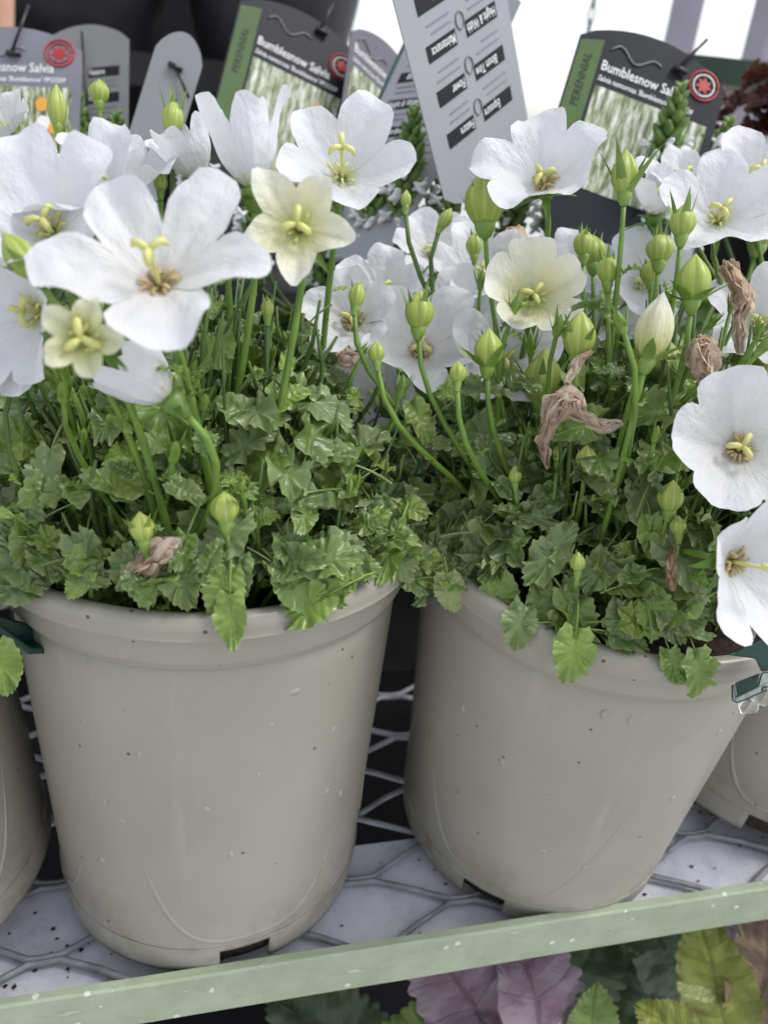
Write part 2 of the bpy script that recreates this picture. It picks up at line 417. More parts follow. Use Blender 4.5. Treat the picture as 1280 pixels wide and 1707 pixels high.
for i, (x, y, lab) in enumerate([(.050, .258, 'black pot in the back row at left, holding a salvia'), (.228, .258, 'black pot in the back row, behind the gap between the taupe pots'),
                            (.405, .262, 'black pot in the back row behind the leaning taupe pot'), (.582, .30, 'black pot in the back row at the far right')]):
    back_pots.append(make_pot(x, y, 0, 0, lab, 20*i, POT_BLACK, 'plant_pot', 'black plant pots in the back row', False)[0])

def hit(px, py, M, off=0.0):            # where the ray through a pixel meets a pot's outside
    Mi = M.inverted(); d = .15
    while d < .9:
        q = Mi @ P(px, py, d)
        r = math.hypot(q.x, q.y)
        rr = wall_r(max(0, q.z)) if q.z < ZC else (RC+.001 if q.z < PH-.001 else RL)
        if 0 <= q.z <= PH+.0075 and r <= rr+off: return q
        d += .0004
    return None
# water drops
def drop_mesh(sx, sy, sz):
    mb = MB(); rows = []
    for i in range(6):
        t = i/5*math.pi/2
        rows.append([(sx*math.cos(t)*math.cos(a), sy*math.cos(t)*math.sin(a)*(1+.25*(math.sin(a) < 0)), sz*math.sin(t)) for a in [2*math.pi*k/10 for k in range(10)]])
    mb.grid(rows, True); return mb.mesh('water_drop', DROPM)
DROPM = simple('water_film_on_pot', (.33, .315, .28), .10, .05, 20, 0, spec=.5)
DR = [drop_mesh(.0017, .0017, .0008), drop_mesh(.0013, .0022, .0009), drop_mesh(.0026, .0014, .0008)]
for pot, M, pts in ((LPOT, LM, [(140,1202,0),(232,1256,1),(152,1318,0),(175,1334,1),(202,1367,2),(170,1433,0),(492,1152,2),(556,1216,1),(545,1318,0),(568,1322,1),(430,1290,1),(385,1425,1),(452,1208,0),(344,1349,0)]),
                    (RPOT, RM, [(836,1270,0),(900,1417,2),(974,1446,0),(1050,1200,1),(1198,1220,0),(1120,1330,0),(1006,1190,1),(770,1180,0)])):
    for px, py, k in pts:
        q = hit(px, py, M)
        if q is None: continue
        nrm = Vector((q.x, q.y, -.006)).normalized()
        T = fr(nrm).to_4x4(); T.translation = q-nrm*.0002
        link('water_drop', DR[k], pot, T)

# ------------------------------------------------------------------ bellflower parts
def corolla(Rf, prof, sinus, seed, wav=.0022, lobe=1.0, droop=.25, point=1.6, u_n=14, v_n=18, lobes=None, angs=None, tipx=.85):
    """five fused lobes; prof = angles from the axis at the base, the middle and the tip"""
    rs = random.Random(seed); mb = MB(); L = Rf*1.15
    for k in range(5):
        da = lobes[k] if lobes else rs.uniform(-.22, .22)
        tw = rs.uniform(-.12, .12); ph = rs.uniform(0, 6.28); ph2 = rs.uniform(0, 6.28); ls = rs.uniform(.9, 1.1); asym = rs.uniform(-.12, .12)
        cs_ = [R_(72*q+(angs[q] if angs else 0)) for q in range(5)]
        hR = ((cs_[(k+1) % 5]-cs_[k]) % (2*math.pi))/2; hL = ((cs_[k]-cs_[k-1]) % (2*math.pi))/2
        rows = []; uvs = []
        # integrate profile
        tab = []; r, z = .0006, 0.0005; M_ = 40
        for i in range(M_+1):
            s = i/M_
            a = lerp(prof[0], prof[1], min(1, s*2)) if s < .5 else lerp(prof[1], prof[2], (s-.5)*2)
            a += da*max(0, s-sinus*.7)*1.8
            tab.append((r, z)); r += math.sin(a)*L/M_; z += math.cos(a)*L/M_
        def at(s):
            x = max(0, min(1, s))*M_; i = min(M_-1, int(x)); q = x-i
            return lerp(tab[i][0], tab[i+1][0], q), lerp(tab[i][1], tab[i+1][1], q)
        for j in range(v_n+1):
            v = j/v_n; row = []
            for i in range(u_n+1):
                u = -1+2*i/u_n; ua = abs(u-asym*v*v*(1-u*u))
                smax = sinus+(ls*1.0-sinus)*max(0, (1-ua**point))**tipx
                smax *= 1+.035*noise.noise((u*4+k*9, seed*1.3, 2))
                s = v*smax
                r, z = at(s/1.1)
                r *= 1.0
                f = max(0, (s-sinus)/(1-sinus+1e-6))
                hw = hR if u > 0 else hL; th = hw*u*lobe + tw*f*.6
                half = r*math.sin(R_(36)*1.0)
                # beyond the sinus the lobe is a flat-ish blade, not a cone sector
                base_th = cs_[k]
                xloc = r*math.cos(th); yloc = r*math.sin(th)
                if f > 0:
                    g = min(1, f*1.6); rs_, zs_ = at(sinus/1.1); wy = lerp(yloc, math.sin(hw*u)*rs_*(1.0+.80*f), g*.8); yloc = wy
                cr = -.0016*(1-min(1, abs(u)*2.2))*min(1, v*1.5)
                wv = wav*(f*.9+.12*v)*(math.sin(3.4*u+ph)+.55*math.sin(8*u+ph2+4*v))*(.4+.6*abs(u))
                cup = .35*f*(yloc**2)/max(Rf, 1e-4)*rs.choice([1.0])
                xloc += -droop*.0
                z2 = z+wv+cr-droop*Rf*.35*f*f+cup*1.4
                ax, ay = math.cos(base_th), math.sin(base_th)
                p = Vector((xloc*ax-yloc*ay, xloc*ay+yloc*ax, z2))
                nz = noise.noise(p*170+Vector((seed*1.7, 0, 0)))
                p.z += .0010*nz*v+.0005*noise.noise(p*420)*v
                row.append(p); uvs.append((i/u_n*.2+k*.2, s))
            rows.append(row)
        mb.grid(rows, False, uvs)
    return mb
def sepal_mb(L, W, ang, k, r0=.0028, z0=-.001, curl=.5):
    mb = MB(); rows = []; n = 6; a0 = R_(72)*k+R_(36)
    r, z = r0, z0
    for i in range(n+1):
        t = i/n; a = ang+curl*(t-.5)
        wd = W*(1-t)**.8*(.62+1.2*t*(1-t)) if t < 1 else 0
        c = Vector((r*math.cos(a0), r*math.sin(a0), z)); s = Vector((-math.sin(a0), math.cos(a0), 0))
        up = Vector((-math.cos(a)*math.cos(a0), -math.cos(a)*math.sin(a0), math.sin(a)))
        rows.append([c-s*wd+up*wd*.35, c, c+s*wd+up*wd*.35])
        r += math.sin(a)*L/n; z += math.cos(a)*L/n
    mb.grid(rows); return mb
def calyx_mb(sc=1.0, ang=1.2, L=.010, curl=.5, seed=0):
    rs = random.Random(seed); mb = MB()
    mb.lathe([(.0009*sc, -.0065*sc), (.0020*sc, -.0050*sc), (.0033*sc, -.0025*sc), (.0037*sc, -.0005*sc), (.0034*sc, .0006*sc), (.001*sc, .001*sc)], 10)
    for k in range(5):
        mb.merge(sepal_mb(L*rs.uniform(.85, 1.15), .0021*sc, ang+rs.uniform(-.2, .2), k, .003*sc, -.0030*sc, curl+rs.uniform(-.3, .3)))
    return mb
def style_mb(L=.013, bend=(0, 0), fork=.0045, old=False):
    mb = MB(); tip = Vector((bend[0], bend[1], L))
    pts = [Vector((0, 0, .0005)).lerp(tip, t)+Vector((bend[0], bend[1], 0))*(-.5*math.sin(t*3.14)*.4) for t in [i/5 for i in range(6)]]
    mb.tube(pts, [.0008, .0006, .0006, .0006, .0007, .0008], 7)
    for k in range(3):
        a = 2*math.pi*k/3+.5; o = Vector((math.cos(a), math.sin(a), 0))
        q = [tip, tip+o*fork*.45+Vector((0, 0, .0012)), tip+o*fork*.85+Vector((0, 0, .0010)), tip+o*fork*1.05-Vector((0, 0, .0006))]
        mb.tube(q, [.0008, .0010, .0010, .0005], 7)
    return mb
def anther_mb(seed, R=.0055, n=10, up=.3):
    rs = random.Random(seed); mb = MB()
    for k in range(n):
        a = 2*math.pi*k/n+rs.uniform(-.2, .2); r1 = R*rs.uniform(.6, 1.1)
        p0 = Vector((.0012*math.cos(a), .0012*math.sin(a), .0008)); p2 = Vector((r1*math.cos(a), r1*math.sin(a), .0015+up*r1*rs.uniform(.5, 1.4)))
        p1 = p0.lerp(p2, .5)+Vector((rs.uniform(-.001, .001), rs.uniform(-.001, .001), .0018))
        mb.tube(bez(p0, p1, p1, p2, 4), [.0003, .00035, .0005, .0005, .0002], 5)
    return mb
def stem_path(p_end, axis, root, n=9, bow=.35):
    L = (p_end-root).length
    a = root+Vector((0, 0, 1))*L*.35+Vector((rnd.uniform(-.008, .008), rnd.uniform(-.008, .008), 0))
    b = p_end-axis*min(L*bow, .035)
    return bez(root, a, b, p_end, n)
LEAFY = []
class Plant:
    def __init__(s, name, x, y, z0, label, cat, group=None):
        s.base = Vector((x, y, z0)); s.e = empty(name, loc=s.base); tag(s.e, label, cat, group)
    def put(s, name, me, M):
        M = M.copy(); M.translation = M.translation-s.base
        return link(name, me, s.e, M)
    def root(s, p=None, spread=.045):
        a = rnd.uniform(0, 6.28); r = spread*math.sqrt(rnd.random())
        q = s.base+Vector((r*math.cos(a), r*math.sin(a), .0))
        if p is not None:
            dd = Vector((p.x-s.base.x, p.y-s.base.y, 0))
            if dd.length > .055: dd = dd.normalized()*.055
            q = s.base+dd*.75+Vector((rnd.uniform(-.012, .012), rnd.uniform(-.012, .012), 0))
        return q
    def stem(s, path, r0=.0016, r1=.0012, mat=None, n=7):
        k = len(path); mb = MB().tube([p-s.base for p in path], [lerp(r0, r1, i/(k-1)) for i in range(k)], n)
        o = mb.build('stem', mat or STEM, s.e)
        if s in LEAFY:
            for i in range(2, k-2):
                if rnd.random() < .5:
                    tip = Vector((rnd.gauss(0, 1), rnd.gauss(0, 1), rnd.uniform(.2, 1.4))); sz = rnd.uniform(.006, .012)*(1-.4*i/k)
                    link('leaf', leaf_me(rnd.randrange(12), rnd.choice([LEAF_NEW, LEAF, LEAF_NEW])), o, leaf_M(path[i]-s.base+tip.normalized()*sz*.5, tip, Vector((rnd.gauss(0, .5), rnd.gauss(0, .5)-.4, 1)), sz))
        return o
    def flower(s, px, py, d, axis, Rf, prof, sinus=.5, roll=0, mat=None, seed=0, wav=.0022, sty=.012, old=False, stem=True, droop=.2,
               lobe=1.0, cal=1.8, bend=(0, 0), anth=True, point=1.32, root=None, lobes=None, angs=None, tipx=.84, stigma=True, label=None, calL=.010):
        ax = D(*axis); p = P(px, py, d)
        M = (fr(ax, UPV) @ Matrix.Rotation(R_(roll), 3, 'Z')).to_4x4(); M.translation = p
        me = corolla(Rf, prof, sinus, seed, wav, lobe, droop, point, lobes=lobes, angs=angs, tipx=tipx).mesh('corolla', mat or PETAL)
        o = s.put('flower', me, M)
        if label: o['label'] = label
        calyx_mb(1.05, cal, calL, .5, seed).build('calyx', CALYX, o)
        if stigma: style_mb(sty, bend).build('style', STIGMA, o)
        if anth: anther_mb(seed, .0054, 16 if old else 7, .25 if old else .5).build('stamen', ANTHER if old else STIGMA, o)
        if stem:
            s.stem(stem_path(p-ax*.0045, ax, root or s.root(p)), .0014, .0011)
        return o
    def bud(s, px, py, d, L, axis=(0, 1, .1), fat=.36, ang=.5, sepL=.012, roll=None, stem=True, curl=.2, tip=.0, sc=1.0, mat=None, root=None):
        """px,py = the bud's foot"""
        if py > 560:
            d1 = auto_d(s, px, py, d)-.006
            if d1 > d: L *= d1/d; sepL *= d1/d; d = d1
        ax = D(*axis); p = P(px, py, d)
        M = (fr(ax, UPV) @ Matrix.Rotation(R_(roll if roll is not None else rnd.uniform(0, 72)), 3, 'Z')).to_4x4(); M.translation = p
        W = L*fat*rnd.uniform(.88, 1.1); mb = MB(); rows = []; uvs = []; nu, nv = 30, 10
        for j in range(nv+1):
            v = j/nv; pr = (math.sin(math.pi*min(1, (v*.86+.14)))**(.72+.5*max(0, v-.5)))*(1-.12*v) if v < 1 else .02
            for_i = []
            for i in range(nu+1):
                a = 2*math.pi*i/nu; cz = abs(((i/nu*5) % 1)-.5)*2      # 0 mid petal, 1 seam
                r = W*pr*(1+.10*(1-cz)*math.sin(v*3.1)-.20*max(0, cz-.6)/.4*(.3+.7*v))
                for_i.append((r*math.cos(a), r*math.sin(a), L*v)); uvs.append((i/nu, v))
            rows.append(for_i)
        mb.grid(rows, False, uvs)
        o = s.put('bud', mb.mesh('bud', mat or BUD), M)
        c = MB(); k_ = max(.42, W/.0066)
        c.lathe([(.0009, -.0055*k_**.6), (.0021*k_, -.0045*k_**.6), (.0033*k_, -.002*k_**.6), (.0037*k_, .0004), (.001, .001)], 10)
        for k in range(5):
            c.merge(sepal_mb(sepL*rnd.uniform(.85, 1.2), .0033*k_**.7, ang+rnd.uniform(-.15, .15), k, .0032*k_, -.0006, curl))
        c.build('calyx', SEPAL, o)
        if stem: s.stem(stem_path(p-ax*.0015, ax, root or s.root(p)), .0013, .0009, rnd.choice([STEM, STEM_D, STEM]))
        return o

# ------------------------------------------------------------------ leaves
def leaf_mb(seed, wid=.8, teeth=6, crinkle=.05, fold=.25, curl=.25, petiole=.8, nr=5, na=72, cord=.16, scal=22, tooth_a=.12):
    rs = random.Random(seed); mb = MB(); ph = rs.uniform(0, 6.28); ph2 = rs.uniform(0, 6.28)
    ir = [rs.uniform(.7, 1.3) for _ in range(64)]
    def edge(a):      # a in 0..2pi, 0 at the tip, pi at base
        c = math.cos(a); y = .5+.5*c
        x = wid*.5*math.sin(a)*(1.0+.26*(-c))*(1 if y > .03 else .9)
        yb = y-cord*math.exp(-((abs(math.sin(a))-.45)/.25)**2)*(1 if c < 0 else 0)
        return x, yb
    rows = []; uvs = []; es = []; cen = (0, .38); T = scal
    for i in range(nr+1):
        t = i/nr; row = []
        for j in range(na):
            a = 2*math.pi*j/na; ex, ey = edge(a)
            sc_ = abs(math.sin(a*T/2+.25*math.sin(a*2+ph)))*ir[int(a*T/6.2832) % 64]
            tooth = 1.0+(tooth_a*(sc_-.6))*(1 if i == nr else (.35 if i == nr-1 else 0))+.05*math.sin(2*a+ph)*t
            x = cen[0]+(ex-cen[0])*t*tooth; y = cen[1]+(ey-cen[1])*t*tooth
            z = fold*abs(x)**1.2*.9 - curl*(y-.2)**2*(1 if y > .2 else -.3)
            z += crinkle*t**2.5*(math.sin(a*teeth+ph)+.7*math.sin(a*(teeth*1.9)+ph2))
            z += (.05*(sc_-.6) if i == nr else 0)+.07*noise.noise((x*3.5+seed*3, y*3.5, 0))+.022*noise.noise((x*11+seed*3, y*11, 4))
            row.append((x, y, z)); uvs.append((.5+x*.5, y)); es.append(t)
        rows.append(row)
    mb.grid(rows, True, uvs, es)
    if petiole:
        q = [Vector((0, .10, .004)), Vector((0, -.1, -.02)), Vector((0, -petiole*.6, -.10*petiole)), Vector((0, -petiole, -.35*petiole))]
        mb.tube(bez(q[0], q[1], q[2], q[3], 5), [.016, .02, .024, .026, .028, .03], 5, False)
    return mb
LV = [leaf_mb(k, .60+.08*(k % 4), 4+k % 4, .055+.022*(k % 3), .2+.16*(k % 3), .1+.18*(k % 4), .45+.15*(k % 3)) for k in range(12)]
LVS = [leaf_mb(100+k, .62+.08*(k % 4), 4+k % 3, .06+.03*(k % 3), .2+.2*(k % 3), .1+.2*(k % 4), .6, 3, 36, .14, 11, .16) for k in range(8)]
LVM = {}
def leaf_me(k, mat):
    key = (k, mat.name)
    if key not in LVM: LVM[key] = LV[k].mesh('leaf', mat)
    return LVM[key]
def leaf_M(p, tip, nrm, size, side=1.0):
    Y = tip.normalized(); Z = (nrm-Y*nrm.dot(Y)).normalized(); X = Y.cross(Z)
    M = Matrix((X*size*side, Y*size, Z*size)).transposed().to_4x4(); M.translation = p
    return M
def foliage(pl, cx, cy, n_part, n_stuff, Rd=.088, H=.088, z0=.158, seed=1, size=(.010, .0255), tangle=0):
    rs = random.Random(seed); stuff = MB(); cand = []
    for i in range(n_part+n_stuff):
        small = i >= n_part
        a = rs.uniform(0, 6.28318); rho = Rd*math.sqrt(rs.random())
        top = H*(1-.62*(rho/Rd)**2.4)
        h = top*(rs.random()**(.45 if not small else .8))
        rho *= lerp(.62, 1.08, min(1, h/.04))
        q = Vector((cx+rho*math.cos(a), cy+rho*math.sin(a)*.98, z0+h+.004))
        out = Vector((math.cos(a), math.sin(a), 0))
        tip = out*rs.uniform(.1, 1.0)+Vector((rs.gauss(0, .65), rs.gauss(0, .65), rs.uniform(-.4, .7)+(.4 if h < .03 else 0)))
        nr = Vector((rs.gauss(0, .55), rs.gauss(0, .55)-.3, 1.0))+out*.4
        sz = rs.uniform(*size)*(1.0 if h < top*.6 else .85)*(.72 if small else 1.0)
        if small and rs.random() < .3: sz *= .6
        M = leaf_M(q-tip.normalized()*sz*.4, tip, nr, sz, rs.choice([-1, 1]))
        if not small:
            rr = rs.random(); mt = LEAF if rr < .52 else (LEAF_GREY if rr < .74 else LEAF_NEW)
            pl.put('leaf', leaf_me(rs.randrange(12), mt), M)
        else:
            M.translation = M.translation-pl.base; stuff.merge(rs.choice(LVS), M)
    if n_stuff: tag(stuff.build('inner_foliage', LEAF_MIX, pl.e), kind='stuff')
    if tangle:
        mb = MB()
        for i in range(tangle):
            a = rs.uniform(0, 6.28318); r1 = Rd*.95*math.sqrt(rs.random()); a2 = a+rs.gauss(0, .5); r0 = r1*rs.uniform(.2, .9)
            p0 = Vector((cx+r0*math.cos(a2), cy+r0*math.sin(a2), z0-.004)); hh = H*(1.12-.55*(r1/Rd)**2)*rs.uniform(.5, 1.15)
            p1 = Vector((cx+r1*math.cos(a), cy+r1*math.sin(a), z0+hh))
            m1 = p0+Vector((rs.gauss(0, .006), rs.gauss(0, .006), hh*.45)); m2 = p1-Vector((rs.gauss(0, .008), rs.gauss(0, .008), hh*.3))
            w0 = rs.uniform(.0006, .0012)
            mb.tube([v-pl.base for v in bez(p0, m1, m2, p1, 6)], [w0*1.2, w0*1.1, w0, w0, w0*.9, w0*.8, w0*.5], 5)
        tag(mb.build('stem_tangle', STEM_D, pl.e), kind='stuff')  # darker stem green puts the shade between the leaves into the colour
def leaf_at(pl, px, py, d, size, ang, tz=0.0, n=(0, .4, 1), mat=None, k=None):
    """px,py = middle of the blade; ang = direction of the tip in the picture, degrees counter-clockwise from right"""
    d1 = auto_d(pl, px, py, d); size *= d1/d if py < 900 else min(1.15, d1/d); size *= .68; d = d1
    tip = D(math.cos(R_(ang)), math.sin(R_(ang)), tz); nr = D(*n)
    M = leaf_M(P(px, py, d)-tip*size*.42, tip, nr, size, 1)
    pl.put('leaf', leaf_me(rnd.randrange(12) if k is None else k, mat or LEAF), M)
def dome_d(px, py, pot_M, cx, cy, Rd=.082, H=.082, z0=.158):
    Mi = pot_M.inverted(); d = .15
    while d < .6:
        p = P(px, py, d); q = Mi @ p; r = math.hypot(q.x, q.y)
        if q.z <= PH+.0075 and q.z >= 0 and r <= (wall_r(q.z) if q.z < ZC else RL)+.0035: return d
        rho = math.hypot(p.x-cx, p.y-cy)
        if rho < Rd and p.z < z0+H*(1-.72*(rho/Rd)**2.2)+.004 and p.z > z0: return d
        d += .0008
    return None
def auto_d(pl, px, py, d0):
    a = dome_d(px, py, LM, .103, .073) if pl is PL else (dome_d(px, py, RM, .270, .056) if pl is PR else None)
    return a if a is not None else d0
def wither(pl, pts, rad, seed, mat=WITHER, name='withered_flower'):
    """crumpled dry corolla along a bent path of (px,py,d)"""
    rs = random.Random(seed); mb = MB(); fine = []
    dd = auto_d(pl, pts[0][0], pts[0][1], 0)-.012 if pts[0][1] > 700 else 0
    off = max(0, dd-pts[0][2]); path = [P(q[0], q[1], q[2]+off) for q in pts]
    for i in range(len(path)-1):
        for t in range(7): fine.append(path[i].lerp(path[i+1], t/7))
    fine.append(path[-1]); K = len(fine)
    for rb_ in range(9):
        rows = []; uvs = []; n = 9; ph = rs.uniform(0, 6.28); tw = rs.uniform(-.5, .5)
        for i, p in enumerate(fine):
            t = (fine[min(i+1, K-1)]-fine[max(0, i-1)]).normalized(); a = t.cross(FWD).normalized(); b = t.cross(a)
            x = i/(K-1)*(len(rad)-1); j = min(len(rad)-2, int(x)); R = lerp(rad[j], rad[j+1], x-j)
            th = ph+tw*i*.35; ca = a*math.cos(th)+b*math.sin(th); cb = -a*math.sin(th)+b*math.cos(th)
            row = []
            for k in range(n):
                u = -1+2*k/(n-1)
                q = p-pl.base+(ca*(.45+.5*noise.noise((i*.35, u*1.4, seed+rb_*3)))+cb*(u*.62+.35*math.sin(rb_*2.1+i*.2))+ca*.4*math.sin(u*6+i*.8+rb_)*.6)*R*.9
                q += Vector(noise.noise_vector(p*300+Vector((u*2, rb_*5, 0))))*R*.32
                row.append(q); uvs.append((k/n, i/K))
            rows.append(row)
        mb.grid(rows, False, uvs)
    o = mb.build(name, mat, pl.e); return o

# ================================================================== left plant
PL = Plant('bellflower_plant', .1030, .0715, .158, 'white bellflower plant filling the upright second pot from the left', 'potted flower', 'bellflower plants in the front row')
PR = Plant('bellflower_plant', .2680, .0620, .162, 'white bellflower plant in the leaning pot, with many yellow-green buds and withered blooms', 'potted flower', 'bellflower plants in the front row')
PFL = Plant('bellflower_plant', -.0620, .0740, .158, 'bellflower plant at the far left edge, mostly out of the picture', 'potted flower', 'bellflower plants in the front row')
PFR = Plant('bellflower_plant', .4320, .0840, .158, 'bellflower plant at the far right edge, mostly out of the picture', 'potted flower', 'bellflower plants in the front row')
LEAFY += [PL, PR]
pi = math.pi
FLAT = (R_(62), R_(66), R_(80)); CUP = (R_(70), R_(42), R_(62)); BELL = (R_(60), R_(14), R_(32)); STAR = (R_(55), R_(52), R_(78)); WIDE = (R_(66), R_(48), R_(72))
# the big front flower
PL.flower(268, 482, .192, (.02, .50, .86), .0295, FLAT, .50, 126, PETAL_OLD, 3, .0032, .012, True, lobes=[-.12, .0, -.1, .1, -.2], angs=[-4, -14, 22, 20, 2], droop=.12, point=1.9, label='large open white flower with three-lobed yellow stigma')
PL.flower(178, 350, .225, (-.25, .55, .75), .0245, CUP, .62, 10, PETAL, 4, .0022, .008)
PL.flower(92, 392, .215, (-.15, .35, .9), .027, WIDE, .66, 40, PETAL, 5, .002, .006)
PL.flower(70, 520, .225, (-.5, -.15, .85), .027, WIDE, .66, 15, PETAL, 6, .002, .006)
PL.flower(142, 562, .182, (.15, -.25, .95), .0112, (R_(48), R_(50), R_(75)), .58, 70, PETAL_LIME, 7, .0014, .004, False, cal=1.5, calL=.009, label='half-open lime flower nodding under the big white one')
PL.flower(284, 668, .215, (-.72, .62, .25), .0235, BELL, .6, 20, PETAL, 8, .0015, .01, label='white bell seen from the side')
PL.flower(420, 318, .245, (-.10, .95, .25), .0310, (R_(55), R_(7), R_(14)), .62, 26, PETAL, 9, .0022, .012, lobes=[.35, -.05, -.15, .3, .1])
PL.flower(570, 300, .262, (.14, .28, .94), .0275, CUP, .60, 62, PETAL, 10, .0018, .013, bend=(.001, .002))
PL.flower(500, 385, .218, (-.02, -.06, 1), 0.0182, (R_(48), R_(58), R_(80)), .58, 54, PETAL_CREAM, 12, .0016, .007, droop=.05, point=1.0, tipx=1.0, label='creamy star-shaped flower with yellow centre')
PL.flower(20, 225, .33, (-.3, .4, .8), .02, WIDE, .66, 0, PETAL, 13)
# behind, between the two pots
PR.flower(590, 540, .315, (-.15, .25, .95), .023, WIDE, .66, 20, PETAL_OLD, 14, .003, .006, True)
PR.flower(700, 590, .318, (.05, .35, .93), .030, WIDE, .52, 54, PETAL_OLD, 15, .0022, .006, True, label='wide open white flower with dried brown stamens')
PR.flower(640, 660, .325, (-.4, -.1, .9), .020, WIDE, .66, 0, PETAL, 16, .0022, .006)
PR.flower(795, 470, .345, (.05, .4, .9), .026, WIDE, .66, 30, PETAL, 17, .0022, .008)
PR.flower(888, 500, .288, (-.12, .12, .98), .0205, CUP, .74, 20, PETAL_CREAM, 18, .0008, .006, False, point=2.2, droop=.0, label='cream cup-shaped flower with a three-lobed stigma')
PR.flower(835, 605, .318, (.1, .15, .95), .026, WIDE, .66, 10, PETAL, 19, .003, .006)
PR.flower(908, 312, .292, (-.30, .45, .84), .0280, WIDE, .66, 96, PETAL, 20, .0025, .006, True, lobes=[.25, .0, -.3, -.1, .25])
PR.flower(1090, 360, .335, (-.1, .7, .6), .024, BELL, .55, 12, PETAL, 21, .002, .01)
PR.flower(1070, 480, .345, (-.1, .3, .9), .026, WIDE, .66, 40, PETAL, 22, .002, .006)
PR.flower(720, 430, .37, (.1, .5, .85), .024, WIDE, .66, 40, PETAL, 32, .002, .006)
PR.flower(945, 470, .36, (.0, .5, .85), .024, WIDE, .66, 10, PETAL, 33, .002, .006)
PFR.flower(1195, 372, .30, (-.15, .35, .92), .0265, WIDE, .66, 15, PETAL, 23, .0024, .008)
PFR.flower(1262, 320, .32, (-.2, .6, .75), .028, CUP, .62, 40, PETAL, 24, .002, .01)
PFR.flower(1262, 545, .33, (-.2, .2, .95), .026, WIDE, .66, 0, PETAL, 25, .002, .006)
PR.flower(1228, 752, .252, (-.16, .18, .97), .0268, (R_(72), R_(50), R_(66)), .74, 30, PETAL_OLD, 26, .0012, .006, True, point=2.2, droop=.05, label='large white cup facing forward, brown speckled throat')
PR.flower(1214, 935, .240, (.40, -.12, .9), .0265, (R_(66), R_(46), R_(68)), .72, 10, PETAL, 27, .0014, .016, True, point=2.0, droop=.05, label='large white cup hanging lowest at the right edge')

PL.flower(335, 300, .262, (-.35, .8, .4), .022, BELL, .6, 5, PETAL, 41, .002, .008)
PL.flower(215, 318, .255, (.1, .75, .6), .024, CUP, .62, 30, PETAL, 42, .002, .008)
PL.flower(40, 600, .24, (-.3, .2, .9), .024, WIDE, .66, 30, PETAL, 43, .002, .008)
PR.flower(760, 545, .335, (.0, .3, .95), .026, WIDE, .66, 20, PETAL, 44, .0025, .008)
PR.flower(1010, 540, .35, (.0, .35, .93), .025, WIDE, .66, 50, PETAL, 45, .0025, .008)
PR.flower(640, 500, .345, (-.1, .4, .9), .024, WIDE, .66, 10, PETAL, 46, .0025, .008)
PFR.flower(1140, 320, .345, (-.2, .75, .6), .025, CUP, .62, 25, PETAL, 47, .002, .008)
# buds: foot px, py, depth, length, axis
for b in [(97, 208, .27, .0135, (0, 1, .1), .27, .2, .006), (88, 308, .25, .0115, (-.05, 1, .1), .33, .2, .006), (58, 458, .20, .0125, (-.55, .8, .2), .30, .5, .008),
          (288, 220, .262, .011, (.03, 1, 0), .36, .12, .0145), (268, 318, .262, .007, (.0, 1, 0), .36, .15, .011), (120, 250, .30, .008, (0, 1, 0), .36, .15, .010),
          (376, 868, .232, .0092, (0, 1, .25), .46, .15, .0075), (240, 900, .230, .0085, (-.1, 1, .2), .46, .35, .0095), (306, 802, .258, .010, (.9, -.25, .3), .30, .3, .006),
          (427, 872, .25, .0075, (-.1, 1, .1), .34, .15, .008), (446, 528, .27, .007, (0, 1, 0), .30, .1, .008), (345, 785, .255, .005, (0, 1, .2), .40, .2, .005),
          (166, 170, .34, .01, (0, 1, 0), .4, .2, .01), (30, 220, .34, .008, (-.4, 1, 0), .34, .2, .007)]:
    PL.bud(*b)
